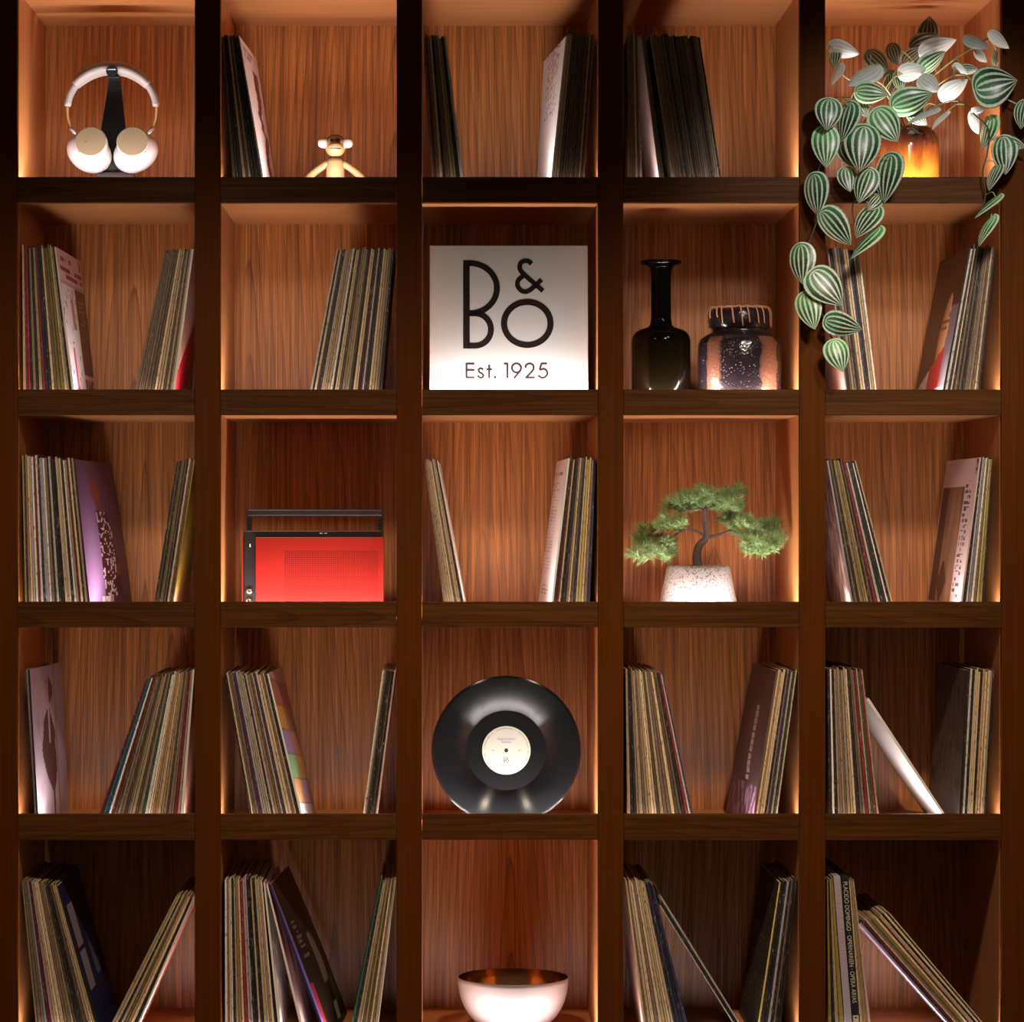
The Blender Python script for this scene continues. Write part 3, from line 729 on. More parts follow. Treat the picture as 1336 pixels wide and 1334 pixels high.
def mark(bm, x, y, w, h, rot):
    q = [Vector((sx*w/2, sy*h/2)) for sx, sy in ((-1, -1), (1, -1), (1, 1), (-1, 1))]; c_, s_ = math.cos(rot), math.sin(rot)
    bm.faces.new([bm.verts.new(((x + p.x*c_-p.y*s_)*k, (y + p.x*s_+p.y*c_)*k, 0.0014)) for p in q])
for a in range(0, 360, 2):
    if rs.random() < 0.72 and a % 60 > 6: an = math.radians(a); mark(bm, 28.6*math.cos(an), 28.6*math.sin(an), 0.55, rs.uniform(0.7, 1.2), an-math.pi/2)
for row, (y, w) in enumerate(((-18.7, 32), (-19.9, 24))):
    x = -w/2
    while x < w/2: mark(bm, x, y, 0.5, 0.6, 0); x += rs.choice((0.7, 0.7, 1.3))
for x in (-3, -2, -1, 0.6, 1.5, 2.4): mark(bm, x, -15.8, 0.6, 0.6, 0)
bm_obj('small_print', bm, MAT['ink'], lb)

# ------------------------------------------------------------------ bowl
MAT['bowl_out'] = plain('matte_white_bowl', (0.19, 0.14, 0.136), 0.45)
MAT['bowl_in'] = plain('polished_bronze', (0.42, 0.22, 0.10), 0.16, 1.0)
bd = 0.16; zf = floor_z(4) + 0.0003; zr = P(0, 1275, bd).z; h = zr - zf; R0 = M(72.5, bd)
bo = empty('footed_bowl', (P(669.5, 0, bd).x, bd, zf)); tag(bo, 'white round bowl with bronze inside', 'bowl')
prof = [(0, 0.002), (R0*0.36, 0.0), (R0*0.42, 0.004)] + [(R0*(0.42 + 0.58*math.sin(t*math.pi/2)**0.85), 0.004 + (h-0.004)*(1-math.cos(t*math.pi/2))**0.9) for t in [i/18 for i in range(1, 19)]]
prof2 = [(r-0.0025, z+0.0022 if z < h-0.002 else h) for r, z in prof[2:]]
bm_obj('shell', lathe_bm(prof + [(R0-0.0012, h+0.0006)], 96), MAT['bowl_out'], bo, True)
bm_obj('bronze_lining', lathe_bm([(0, 0.006)] + prof2, 96), MAT['bowl_in'], bo, True)

# ------------------------------------------------------------------ radio
m, nt, b = new_mat('red_perforated_front'); MAT['radio_red'] = m
tc = N(nt, 'ShaderNodeTexCoord'); sp = N(nt, 'ShaderNodeSeparateXYZ'); nt.links.new(tc.outputs['Object'], sp.inputs[0])
pitch = M(2.72, 0.1)
fx = math_n(nt, 'SUBTRACT', math_n(nt, 'FRACT', math_n(nt, 'DIVIDE', sp.outputs[0], pitch)), 0.5)
fz = math_n(nt, 'SUBTRACT', math_n(nt, 'FRACT', math_n(nt, 'DIVIDE', sp.outputs[2], pitch)), 0.5)
dist = math_n(nt, 'SQRT', math_n(nt, 'ADD', math_n(nt, 'MULTIPLY', fx, fx), math_n(nt, 'MULTIPLY', fz, fz)))
hole = math_n(nt, 'LESS_THAN', dist, 0.30)
msk = math_n(nt, 'MULTIPLY', math_n(nt, 'GREATER_THAN', sp.outputs[0], M(-46, 0.1)), math_n(nt, 'LESS_THAN', sp.outputs[0], M(76, 0.1)))
msk = math_n(nt, 'MULTIPLY', msk, math_n(nt, 'LESS_THAN', sp.outputs[2], M(33, 0.1)))
msk = math_n(nt, 'MULTIPLY', msk, math_n(nt, 'LESS_THAN', sp.outputs[1], -0.0005))
hole = math_n(nt, 'MULTIPLY', hole, msk)
nt.links.new(mix_n(nt, hole, (0.20, 0.008, 0.005), (0.035, 0.002, 0.002)), b.inputs['Base Color'])
b.inputs['Roughness'].default_value = 0.28
bp = N(nt, 'ShaderNodeBump'); bp.inputs['Strength'].default_value = 0.6; bp.inputs['Distance'].default_value = 0.0006; bp.invert = True
nt.links.new(hole, bp.inputs['Height']); nt.links.new(bp.outputs[0], b.inputs['Normal'])
MAT['radio_black'] = plain('black_radio_plastic', (0.014, 0.009, 0.010), 0.3)
MAT['chrome'] = plain('chrome', (0.8, 0.8, 0.8), 0.15, 1.0)
MAT['whiteink'] = plain('white_ink', (0.75, 0.72, 0.7), 0.5)
ra = 0.10; zf = floor_z(2) + 0.0004
xa, xb, xc = P(317.6, 0, ra).x, P(333.8, 0, ra).x, P(500.7, 0, ra).x
zt_r, zred = P(0, 692.5, ra).z, P(0, 701, ra).z
ro = empty('portable_radio', ((xa+xc)/2, ra, zf)); tag(ro, 'red and black portable radio with a black carrying handle', 'radio')
box_obj('body', xa, xc-0.001, ra, ra+0.075, zf, zt_r, MAT['radio_black'], ro, 0.002)
box_obj('speaker_front', xb, xc, ra-0.006, ra-0.0002, zf+0.004, zred, MAT['radio_red'], ro, 0.0012)
box_obj('side_trim', xa-0.0022, xa-0.0003, ra-0.003, ra+0.07, zf+0.006, zred, MAT['radio_red'], ro)
hz0, hz1 = P(0, 664.6, ra).z, P(0, 673.7, ra).z
hn = empty('handle', (0, 0, 0)); hn.parent = ro
x0h, x1h = P(321.6, 0, ra).x, P(499.6, 0, ra).x
bm = bmesh.new()
def rel(b): return b
hb = box_bm((x0h+x1h)/2, ra+0.02, (hz0+hz1)/2, x1h-x0h, 0.02, hz0-hz1, 0.003)
for xx, ww in ((x0h+0.0046, 0.0092), (x1h-0.0046, 0.0092)): box_bm(xx, ra+0.02, (hz1+zt_r)/2, ww, 0.016, hz1-zt_r+0.004, 0.001, bm=hb)
bpy.data.objects.remove(hn)
ho = bm_obj('handle', hb, MAT['radio_black'], ro); ho.location = -ro.location
for px_, py_ in ((325.5, 772), (324.8, 784.5), (325, 797)):
    p = P(px_, py_, ra)
    kb = bm_obj('knob', lathe_bm([(0, 0.010), (0.0045, 0.010), (0.0058, 0.0085), (0.006, 0.0), (0, 0.0)], 24, mat4=facing_cam()), MAT['chrome'], ro, True)
    kb.location = p - ro.location + Vector((0, 0.0, 0))
    pt_ = box_obj('pointer', 0, 0.001, 0, 0.001, 0, 0.008, MAT['radio_black'], None); pt_.parent = kb; pt_.location = (0, -0.0102, 0.0)
for i in range(2): box_obj('top_mark', P(417+i*6, 0, ra).x, P(421+i*6, 0, ra).x, ra-0.0006, ra-0.0001, P(0, 696.6, ra).z, P(0, 695.6, ra).z, MAT['whiteink'], ro)
box_obj('indicator', P(325.6, 0, ra).x, P(327, 0, ra).x, ra-0.0006, ra-0.0001, P(0, 714, ra).z, P(0, 710, ra).z, MAT['whiteink'], ro)

# ------------------------------------------------------------------ bottle vase and bubbled jar
MAT['dark_glass'] = plain('dark_brown_glass', (0.0025, 0.0015, 0.0005), 0.10, 0, 0.08)
va = 0.11; zf = floor_z(1) + 0.0004; cx = P(862.5, 0, va).x; bt = empty('bottle_vase', (cx, va, zf)); tag(bt, 'tall dark brown glass bottle vase with flat flared rim', 'vase')
zz = lambda py: P(0, py, va).z - zf
rr_ = lambda px: M(px, va)
prof = [(0, 0), (rr_(35), 0), (rr_(38.3), 0.004), (rr_(38.5), zz(446)), (rr_(37.5), zz(440)), (rr_(34), zz(434)), (rr_(27), zz(430)), (rr_(18), zz(427.5)), (rr_(14.5), zz(424)), (rr_(13.2), zz(416)), (rr_(13.0), zz(385)), (rr_(13.2), zz(360)), (rr_(14.5), zz(350)), (rr_(18), zz(347.3)), (rr_(26.4), zz(344.5)), (rr_(26.8), zz(342)), (rr_(26), zz(340.6)), (rr_(13), zz(342)), (rr_(10.5), zz(346)), (rr_(10), zz(380)), (0, zz(381))]
bm_obj('body', lathe_bm(prof, 72), MAT['dark_glass'], bt, True)
m, nt, b = new_mat('bubbled_lava_glass'); MAT['lava'] = m
tc = N(nt, 'ShaderNodeTexCoord'); sp = N(nt, 'ShaderNodeSeparateXYZ'); nt.links.new(tc.outputs['Object'], sp.inputs[0])
an = math_n(nt, 'ARCTAN2', sp.outputs[0], math_n(nt, 'MULTIPLY', sp.outputs[1], -1.0))
wob = math_n(nt, 'MULTIPLY', math_n(nt, 'SUBTRACT', noise_n(nt, tc.outputs['Object'], 30, 2), 0.5), 0.25)
an2 = math_n(nt, 'ADD', an, wob)
centre = ramp_n(nt, math_n(nt, 'ABSOLUTE', math_n(nt, 'ADD', an2, 0.06)), [(0.46, 0.0), (0.53, 1.0)])
edge_ = ramp_n(nt, math_n(nt, 'ABSOLUTE', an2), [(0.94, 1.0), (1.0, 0.0)])
cop = math_n(nt, 'MULTIPLY', centre, edge_)
cop = math_n(nt, 'MULTIPLY', cop, math_n(nt, 'LESS_THAN', sp.outputs[2], zz(441)))
vo = N(nt, 'ShaderNodeTexVoronoi'); vo.inputs['Scale'].default_value = 190; nt.links.new(tc.outputs['Object'], vo.inputs['Vector'])
bub = ramp_n(nt, vo.outputs['Distance'], [(0.16, 1.0), (0.26, 0.0)])
bub = math_n(nt, 'MULTIPLY', bub, ramp_n(nt, noise_n(nt, tc.outputs['Object'], 45, 2), [(0.42, 0.0), (0.58, 1.0)]))
bub = math_n(nt, 'MULTIPLY', bub, math_n(nt, 'LESS_THAN', sp.outputs[2], zz(443)))
col = mix_n(nt, cop, (0.014, 0.009, 0.012), (0.13, 0.050, 0.03))
col = mix_n(nt, math_n(nt, 'MULTIPLY', bub, 0.8), col, (0.30, 0.18, 0.11))
nt.links.new(col, b.inputs['Base Color']); b.inputs['Roughness'].default_value = 0.2
bp = N(nt, 'ShaderNodeBump'); bp.inputs['Strength'].default_value = 0.35; bp.inputs['Distance'].default_value = 0.0012; nt.links.new(vo.outputs['Distance'], bp.inputs['Height']); nt.links.new(bp.outputs[0], b.inputs['Normal'])
cx = P(964.8, 0, va).x; jr = empty('lidded_jar', (cx, va, zf)); tag(jr, 'squat brown bubbled glass jar with wicker stitched rim', 'jar')
prof = [(0, 0), (rr_(50), 0), (rr_(54), 0.004), (rr_(54.8), zz(470)), (rr_(54.2), zz(450)), (rr_(51), zz(443)), (rr_(44), zz(438)), (rr_(37), zz(434.5)), (rr_(35.5), zz(432)), (rr_(36), zz(430)), (rr_(39.5), zz(427)), (rr_(40.3), zz(420)), (rr_(40), zz(410)), (rr_(38), zz(404.5)), (rr_(35), zz(403.5)), (rr_(32.5), zz(405)), (rr_(31), zz(415)), (rr_(31), zz(425)), (0, zz(426))]
bm_obj('body', lathe_bm(prof, 96), MAT['lava'], jr, True)
MAT['wicker'] = plain('tan_wicker', (0.46, 0.21, 0.10), 0.55)
bm = tube_bm([(rr_(37)*math.cos(2*math.pi*i/48), rr_(37)*math.sin(2*math.pi*i/48), zz(402.6)+0.0012*math.sin(i*2.4)) for i in range(49)], 0.0022, 8)
bm_obj('wicker_ring', bm, MAT['wicker'], jr, True)
rs = random.Random(5)
for i in range(22):
    a = 2*math.pi*i/22 + rs.uniform(-.06, .06); low = rs.choice((416, 424, 428, 427)); sk = 0.10
    pr = [(34, 404, -0.02), (37, 401.2, 0), (40, 404.5, sk*0.3), (41.6, 411, sk*0.6), (41.6, low, sk)]
    pts = [(rr_(r_)*math.cos(a+da), rr_(r_)*math.sin(a+da), zz(py_)) for r_, py_, da in pr]
    bm_obj('wicker_stitch', tube_bm(catmull(pts, 4), 0.0016, 6), MAT['wicker'], jr, True)

# ------------------------------------------------------------------ headphones on their stand
hd = 0.14; zf = floor_z(0) + 0.0004
MAT['hp_white'] = plain('pale_leather', (0.31, 0.265, 0.26), 0.5)
MAT['hp_tan'] = plain('sand_anodised_metal', (0.23, 0.17, 0.105), 0.42, 0.2)
MAT['hp_rod'] = plain('tan_metal_rod', (0.55, 0.35, 0.15), 0.35, 0.5)
MAT['stand_black'] = plain('black_stand', (0.006, 0.005, 0.006), 0.35)
hs = empty('headphone_stand', (P(147, 0, hd).x, hd+0.03, zf)); tag(hs, 'black tapered headphone stand behind the ear cups', 'stand')
def pz(px_, py_, d_): p = P(px_, py_, d_); return (p.x, p.z)
def rel_obj(name, bm, mat, parent, smooth=False):
    o = bm_obj(name, bm, mat, parent, smooth); o.location = -parent.location; return o
poly = [pz(142.5, 103, hd+0.03), pz(157, 103, hd+0.03), pz(163.5, 168, hd+0.03), pz(170, 232, hd+0.03), pz(172, 258, hd+0.03), pz(124, 258, hd+0.03), pz(126, 232, hd+0.03), pz(132, 168, hd+0.03)]
rel_obj('blade', prism_bm(poly, hd+0.03, hd+0.042), MAT['stand_black'], hs)
c = P(147, 0, hd+0.03)
bm = box_bm(c.x, hd+0.036, zf+0.006, M(72, hd), 0.11, 0.012, 0.004)
rel_obj('base', bm, MAT['stand_black'], hs)
bm = box_bm(P(149, 0, hd).x, hd+0.035, P(0, 229, hd).z, M(52, hd), 0.05, M(12, hd), 0.006); rel_obj('foot_block', bm, plain('smoky_foot', (0.03, 0.02, 0.022), 0.3), hs)
a = P(147, 99.3, hd)
bm = box_bm(P(148.5, 0, hd).x, hd+0.008, P(0, 100.5, hd).z, M(14.5, hd), 0.05, M(5, hd), 0.002); rel_obj('cradle', bm, MAT['stand_black'], hs)
MAT['steel'] = plain('satin_steel', (0.6, 0.58, 0.6), 0.3, 1.0)
bm = box_bm(P(149, 0, hd).x, hd-0.018, P(0, 103, hd).z, M(13.5, hd), 0.003, M(1.6, hd), 0.0003); rel_obj('cradle_trim', bm, MAT['steel'], hs)
# front clip over the band
bm = tube_bm([P(146, 93, hd-0.034), P(146, 93, hd-0.0268)], M(7.6, hd), 24); rel_obj('clip', bm, plain('navy_black_clip', (0.012, 0.012, 0.022), 0.4), hs)
bm = box_bm(P(146, 0, hd).x, hd-0.0345, P(0, 94.2, hd).z, M(14.6, hd), 0.002, M(1.3, hd), 0.0002); rel_obj('clip_line', bm, MAT['whiteink'], hs)
hp = empty('headphones', (P(146, 0, hd).x, hd, zf)); tag(hp, 'white over-ear headphones with sand coloured discs hung on stand', 'headphones')
def band(a0, a1, rad, n, dep, rx=57.5, ry=51, cyy=140):
    pts, rads = [], []
    for i in range(n+1):
        t = i/n; an = math.radians(a0+(a1-a0)*t); pts.append(P(146 + rx*math.cos(an), cyy - ry*math.sin(an), hd)); rads.append(M(rad(t), hd))
    return tube_bm(pts, rads, 20, squash=((0, 1, 0), dep))
rel_obj('headband_cushion', band(34, 146, lambda t: 8.8 - 2.6*abs(2*t-1)**4, 40, 1.9), MAT['hp_white'], hp, True)
for a0, a1 in ((1, 36), (179, 144)): rel_obj('slider_sleeve', band(a0, a1, lambda t: 4.5+0.8*t if t > 0.06 else 3.3, 16, 1.5), MAT['hp_white'], hp, True)
for sx in (-1, 1):
    mx = lambda x: 146 + sx*(x-146)
    rel_obj('rod', tube_bm(catmull([P(mx(204), 139, hd), P(mx(203.5), 150, hd), P(mx(201), 160, hd), P(mx(197.5), 168, hd)], 5), M(1.7, hd), 10), MAT['hp_rod'], hp, True)
    rel_obj('hinge', tube_bm([P(mx(199.5), 167, hd-0.004), P(mx(192.5), 174, hd-0.010)], M(2.8, hd), 12), MAT['hp_white'], hp, True)
    # ear cup: white shell, cushion and sand disc, tipped slightly upwards
    tip = Matrix.Rotation(math.radians(-14), 4, 'X')
    cc = P(mx(175.5), 197, hd-0.008)
    R1 = M(29.3, hd)
    prof = [(0, 0.012), (R1*0.72, 0.011), (R1*0.88, 0.006), (R1*0.98, -0.004), (R1, -0.014), (R1*0.96, -0.024), (R1*0.8, -0.031), (0, -0.031)]
    mt = Matrix.Translation(cc) @ Matrix.Rotation(math.radians(sx*-32), 4, 'Y') @ Matrix.Diagonal((1.05, 1, 0.86, 1)) @ tip @ facing_cam()
    rel_obj('ear_cup', lathe_bm(prof, 48, mat4=mt), MAT['hp_white'], hp, True)
    cd = P(mx(173.2), 186, hd-0.024); R2 = M(20.3, hd)
    mt = Matrix.Translation(cd) @ tip @ facing_cam()
    rel_obj('cup_rim', lathe_bm([(0, -0.018), (R2*1.0, -0.018), (R2*1.05, -0.012), (R2*1.03, 0.0035), (R2*0.99, 0.005), (0, 0.005)], 48, mat4=mt), MAT['hp_white'], hp, True)
    dk = rel_obj('cup_disc', lathe_bm([(0, 0.0065), (R2*0.96, 0.0065), (R2*0.985, 0.005), (R2*0.985, 0.002), (0, 0.002)], 48, mat4=mt), MAT['hp_tan'], hp, False)
    q = P(mx(mx(191) if False else 189.5), 200, hd-0.034); bm = box_bm(q.x, q.y, q.z, M(3.2, hd), 0.004, M(1.6, hd), 0.0005); rel_obj('cup_tab', bm, MAT['hp_white'], hp)
bm = stroke_bm([(-1, -1), (0.2, 1.2)], 0.35, mapf=lambda x, y, pr: P(111.8+x*1.6, 185.2-y, hd-0.0318)); stroke_bm([(-0.2, -1), (1.1, 0.8)], 0.35, bm, mapf=lambda x, y, pr: P(111.8+x*1.6, 185.2-y, hd-0.0318))
rel_obj('etched_mark', bm, MAT['ink'], hp)

# ------------------------------------------------------------------ wooden monkey
md = 0.12; zf = floor_z(0) + 0.0004
m, nt, b = new_mat('turned_pale_wood'); MAT['palewood'] = m
tc = N(nt, 'ShaderNodeTexCoord'); sp = N(nt, 'ShaderNodeSeparateXYZ'); nt.links.new(tc.outputs['Object'], sp.inputs[0])
g = noise_n(nt, comb_n(nt, math_n(nt, 'MULTIPLY', sp.outputs[0], 260), math_n(nt, 'MULTIPLY', sp.outputs[1], 260), math_n(nt, 'MULTIPLY', sp.outputs[2], 25)), 1, 3)
nt.links.new(mix_n(nt, g, (0.33, 0.20, 0.095), (0.25, 0.14, 0.055)), b.inputs['Base Color']); b.inputs['Roughness'].default_value = 0.45
MAT['limewood'] = plain('pale_limewood', (0.42, 0.35, 0.30), 0.5)
mk = empty('toy_monkey', (P(437.5, 0, md).x, md, zf)); tag(mk, 'small wooden toy monkey with pale round ears sitting', 'figurine')
mp = lambda x, y, d=md: P(x, y, d)
rr2 = lambda q: M(q, md)
body = [(0, 0), (rr2(9), 0), (rr2(11.5), 0.006), (rr2(11.8), (mp(0, 225).z-zf)), (rr2(11.3), mp(0, 213).z-zf), (rr2(9.5), mp(0, 209).z-zf), (rr2(6), mp(0, 206.5).z-zf), (0, mp(0, 206).z-zf)]
bm_obj('body', lathe_bm(body, 40), MAT['palewood'], mk, True)
hc = mp(437.5, 191)
bm = bmesh.new(); bmesh.ops.create_uvsphere(bm, u_segments=32, v_segments=20, radius=1, matrix=Matrix.Translation(hc) @ Matrix.Diagonal((rr2(13.6), rr2(13), rr2(14), 1)))
hdob = rel_obj('head', bm, MAT['palewood'], mk, True)
bm = bmesh.new(); bmesh.ops.create_uvsphere(bm, u_segments=24, v_segments=12, radius=1, matrix=Matrix.Translation(mp(437.5, 187, md+0.009)) @ Matrix.Diagonal((rr2(13.2), rr2(13), rr2(11.6), 1)))
rel_obj('cap', bm, plain('dark_walnut_cap', (0.09, 0.035, 0.016), 0.45), mk, True)
bm = tube_bm([mp(437.5, 191.5, md-0.008), mp(437.5, 193.5, md-0.018), mp(437.5, 194.5, md-0.024)], [rr2(10.5), rr2(9.5), rr2(8.4)], 28, squash=((0, 0, 1), 0.85)); rel_obj('muzzle', bm, MAT['palewood'], mk, True)
bm = box_bm(mp(437.5, 0).x, md-0.0225, mp(0, 196.2).z, rr2(15), 0.006, rr2(0.9), 0.0002); rel_obj('mouth', bm, MAT['ink'], mk)
bm = tube_bm([mp(437.5, 187.6, md-0.018), mp(437.5, 187.0, md-0.0245)], [rr2(4.5), rr2(3)], 16, squash=((0, 0, 1), 0.5)); rel_obj('nose', bm, plain('nose_wood', (0.16, 0.06, 0.03), 0.5), mk, True)
for sx in (-1, 1):
    e = mp(437.5+sx*5.1, 183.0, md-0.0190)
    bm = bmesh.new(); bmesh.ops.create_uvsphere(bm, u_segments=12, v_segments=8, radius=rr2(2.0), matrix=Matrix.Translation(e)); rel_obj('eye', bm, MAT['signblack'], mk, True)
    bm = tube_bm([mp(437.5+sx*9, 187.2, md-0.006), mp(437.5+sx*14, 187, md-0.008), mp(437.5+sx*18.5, 187, md-0.009), mp(437.5+sx*21.6, 187, md-0.009), mp(437.5+sx*22.7, 187, md-0.009)], [rr2(6.4), rr2(6.5), rr2(6.2), rr2(4), rr2(1)], 24, squash=((0, 1, 0), 0.45)); rel_obj('ear', bm, MAT['limewood'], mk, True)
    bm = tube_bm(catmull([mp(437.5+sx*10, 213.5), mp(437.5+sx*16, 217), mp(437.5+sx*27, 225, md-0.004), mp(437.5+sx*36, 234, md-0.012), mp(437.5+sx*41, 243, md-0.02), mp(437.5+sx*41, 252, md-0.024)], 5), rr2(4.6), 16); rel_obj('arm', bm, MAT['palewood'], mk, True)
    bm = tube_bm(catmull([mp(437.5+sx*6, 250), mp(437.5+sx*10, 250, md-0.02), mp(437.5+sx*13, 250.5, md-0.045), mp(437.5+sx*13, 248, md-0.056)], 5), rr2(4.6), 16); rel_obj('leg', bm, MAT['palewood'], mk, True)

# ------------------------------------------------------------------ bonsai
bd = 0.13; zf = floor_z(2) + 0.0004; cx = P(911, 0, bd).x
m, nt, b = new_mat('speckled_terrazzo'); MAT['terrazzo'] = m
tc = N(nt, 'ShaderNodeTexCoord'); vo = N(nt, 'ShaderNodeTexVoronoi'); vo.inputs['Scale'].default_value = 420; nt.links.new(tc.outputs['Object'], vo.inputs['Vector'])
vcol = N(nt, 'ShaderNodeSeparateColor'); nt.links.new(vo.outputs['Color'], vcol.inputs[0])
spk = math_n(nt, 'GREATER_THAN', vcol.outputs[0], 0.80)
spk2 = math_n(nt, 'GREATER_THAN', vcol.outputs[1], 0.78)
colr = mix_n(nt, math_n(nt, 'MULTIPLY', spk2, 0.5), (0.24, 0.205, 0.20), (0.15, 0.125, 0.12)); colr = mix_n(nt, spk, colr, (0.09, 0.07, 0.066))
nt.links.new(colr, b.inputs['Base Color']); b.inputs['Roughness'].default_value = 0.5
bp_ = empty('bonsai_pot', (cx, bd, zf)); tag(bp_, 'speckled grey terrazzo plant pot wider at the bottom', 'pot')
z_t = P(0, 738, bd).z - zf
rb_, rt_ = M(53, bd), M(39.5, bd)
prof = [(0, 0), (rb_*0.97, 0), (rb_, 0.003), (rt_+M(2, bd), z_t-0.006), (rt_+M(0.5, bd), z_t-0.0015), (rt_-0.001, z_t), (rt_-0.004, z_t-0.0005), (rt_-0.006, z_t-0.010), (0, z_t-0.010)]
bm_obj('pot_body', lathe_bm(prof, 72), MAT['terrazzo'], bp_, True)
bs = empty('bonsai_tree', (cx, bd, zf+z_t-0.0095)); tag(bs, 'small green pine bonsai with arched needle pads', 'plant')
bm_obj('soil', lathe_bm([(0, 0.0), (rt_-0.0065, 0.0), (rt_-0.0075, 0.004), (rt_*0.5, 0.0065), (0, 0.006)], 40), plain('dark_soil', (0.05, 0.03, 0.02), 0.9), bs)
m, nt, b = new_mat('bonsai_bark'); MAT['bark'] = m
tc = N(nt, 'ShaderNodeTexCoord'); g = noise_n(nt, tc.outputs['Object'], 220, 4, 0.7)
nt.links.new(mix_n(nt, g, (0.02, 0.012, 0.010), (0.13, 0.085, 0.07)), b.inputs['Base Color']); b.inputs['Roughness'].default_value = 0.75
bp2 = N(nt, 'ShaderNodeBump'); bp2.inputs['Distance'].default_value = 0.002; nt.links.new(g, bp2.inputs['Height']); nt.links.new(bp2.outputs[0], b.inputs['Normal'])
CP = lambda x, y, dd=0.0: P(800 + x*0.2024, 530 + y*0.2024, bd+dd)
rel_obj('trunk', tube_bm(catmull([CP(545, 1040), CP(540, 960), CP(555, 900), CP(598, 850), CP(600, 800), CP(594, 730), CP(595, 655)], 5), [0.0098-0.0062*i/30 for i in range(31)], 14), MAT['bark'], bs, True)
for pts, r0 in (([(590, 835), (550, 812), (500, 795), (455, 795), (400, 800)], 0.0032), ([(565, 900), (610, 850), (660, 838), (710, 822), (760, 803), (810, 812)], 0.0042),
                ([(594, 690), (560, 662), (520, 668), (470, 660)], 0.0026), ([(595, 665), (640, 650), (690, 655), (740, 640)], 0.0026), ([(595, 660), (590, 600)], 0.0024),
                ([(455, 795), (370, 850), (300, 900), (240, 930)], 0.0024), ([(810, 812), (870, 880), (940, 900), (1010, 880)], 0.0026)):
    cpts = catmull([CP(x, y) for x, y in pts], 4); rel_obj('branch', tube_bm(cpts, [r0*(1-0.55*i/len(cpts)) for i in range(len(cpts))], 9), MAT['bark'], bs, True)
for pts in ([(612, 1015), (650, 900), (690, 1015)], ): rel_obj('wire', tube_bm([CP(x, y, 0.004) for x, y in pts], 0.0007, 6), MAT['ink'], bs)
m, nt, b = new_mat('pine_needles'); MAT['needle'] = m
at = N(nt, 'ShaderNodeAttribute', attribute_name='col'); nt.links.new(at.outputs['Color'], b.inputs['Base Color']); b.inputs['Roughness'].default_value = 0.5
pads = [(590, 585, 130, 70, 0.0, 34), (740, 620, 95, 70, -0.006, 22), (470, 620, 90, 70, 0.004, 22), (380, 750, 110, 65, -0.004, 24), (250, 940, 150, 60, -0.008, 32), (215, 835, 95, 90, 0.03, 24),
        (330, 890, 70, 50, 0.0, 10), (850, 770, 85, 85, -0.004, 22), (930, 890, 130, 80, -0.008, 30), (1040, 850, 70, 70, 0.0, 16), (740, 720, 55, 60, 0.028, 12), (1000, 780, 90, 70, 0.032, 18), (780, 550, 70, 50, 0.03, 14), (400, 620, 70, 60, 0.03, 14)]
rs = random.Random(11)
for (px_, py_, ax_, az_, dd, nt_) in pads:
    vs, fs, cols = [], [], []
    c0 = CP(px_, py_, dd)
    for t in range(int(nt_*1.5)):
        while True:
            u = Vector((rs.uniform(-1, 1), rs.uniform(-1, 1), rs.uniform(-1, 1)))
            if u.length < 1: break
        root = c0 + Vector((u.x*ax_*0.2024*S*0.95, u.y*0.022, u.z*az_*0.2024*S*0.85 - 0.004))
        axis = (Vector((u.x*0.8, u.y*0.7 - 0.25, 0.55 + 0.5*u.z))).normalized()
        for k_ in range(40):
            dv = (axis*rs.uniform(0.35, 1.0) + Vector((rs.gauss(0, 0.55), rs.gauss(0, 0.55), rs.gauss(0, 0.45)))).normalized()
            ln_ = rs.uniform(0.012, 0.022); r_ = root + axis*rs.uniform(-0.003, 0.006); w_ = 0.00075
            tipx = r_.x + dv.x*ln_
            if not (X(LEFT[3])+0.003 < tipx < X(RIGHT[3])-0.003): continue
            a_ = dv.orthogonal().normalized(); b_ = dv.cross(a_); i0 = len(vs)
            for an_ in (0, 2.094, 4.189): vs.append(r_ + (a_*math.cos(an_)+b_*math.sin(an_))*w_)
            vs.append(r_ + dv*ln_); fs += [(i0, i0+1, i0+3), (i0+1, i0+2, i0+3), (i0+2, i0, i0+3)]
            g_ = rs.random(); col = lerp((0.13, 0.22, 0.075), (0.34, 0.46, 0.19), g_); cols += [col]*3
    o = link('needle_pad', mesh_from('needle_pad', vs, fs, cols, bs.location), MAT['needle'], bs); o['kind'] = 'stuff'

# ------------------------------------------------------------------ trailing plant in amber vase
pd = 0.13; zf = floor_z(0) + 0.0004; cx = P(1184, 0, pd).x
m, nt, b = new_mat('amber_glaze'); MAT['amber'] = m
tc = N(nt, 'ShaderNodeTexCoord'); sp = N(nt, 'ShaderNodeSeparateXYZ'); nt.links.new(tc.outputs['Object'], sp.inputs[0])
flow = noise_n(nt, comb_n(nt, math_n(nt, 'MULTIPLY', sp.outputs[0], 45), math_n(nt, 'MULTIPLY', sp.outputs[1], 45), math_n(nt, 'MULTIPLY', sp.outputs[2], 14)), 1, 4, 0.6)
hgt = math_n(nt, 'ADD', math_n(nt, 'DIVIDE', sp.outputs[2], 0.145), math_n(nt, 'MULTIPLY', math_n(nt, 'SUBTRACT', flow, 0.5), 0.75))
nt.links.new(ramp_n(nt, hgt, [(0.42, (0.30, 0.095, 0.010)), (0.60, (0.18, 0.045, 0.006)), (0.74, (0.10, 0.02, 0.008)), (0.95, (0.035, 0.010, 0.006))]), b.inputs['Base Color'])
b.inputs['Roughness'].default_value = 0.1; b.inputs['Coat Weight'].default_value = 0.4
pv = empty('amber_vase', (cx, pd, zf)); tag(pv, 'amber brown glazed vase holding the trailing striped plant', 'vase')
hz = P(0, 168, pd).z - zf; rv = M(41, pd)
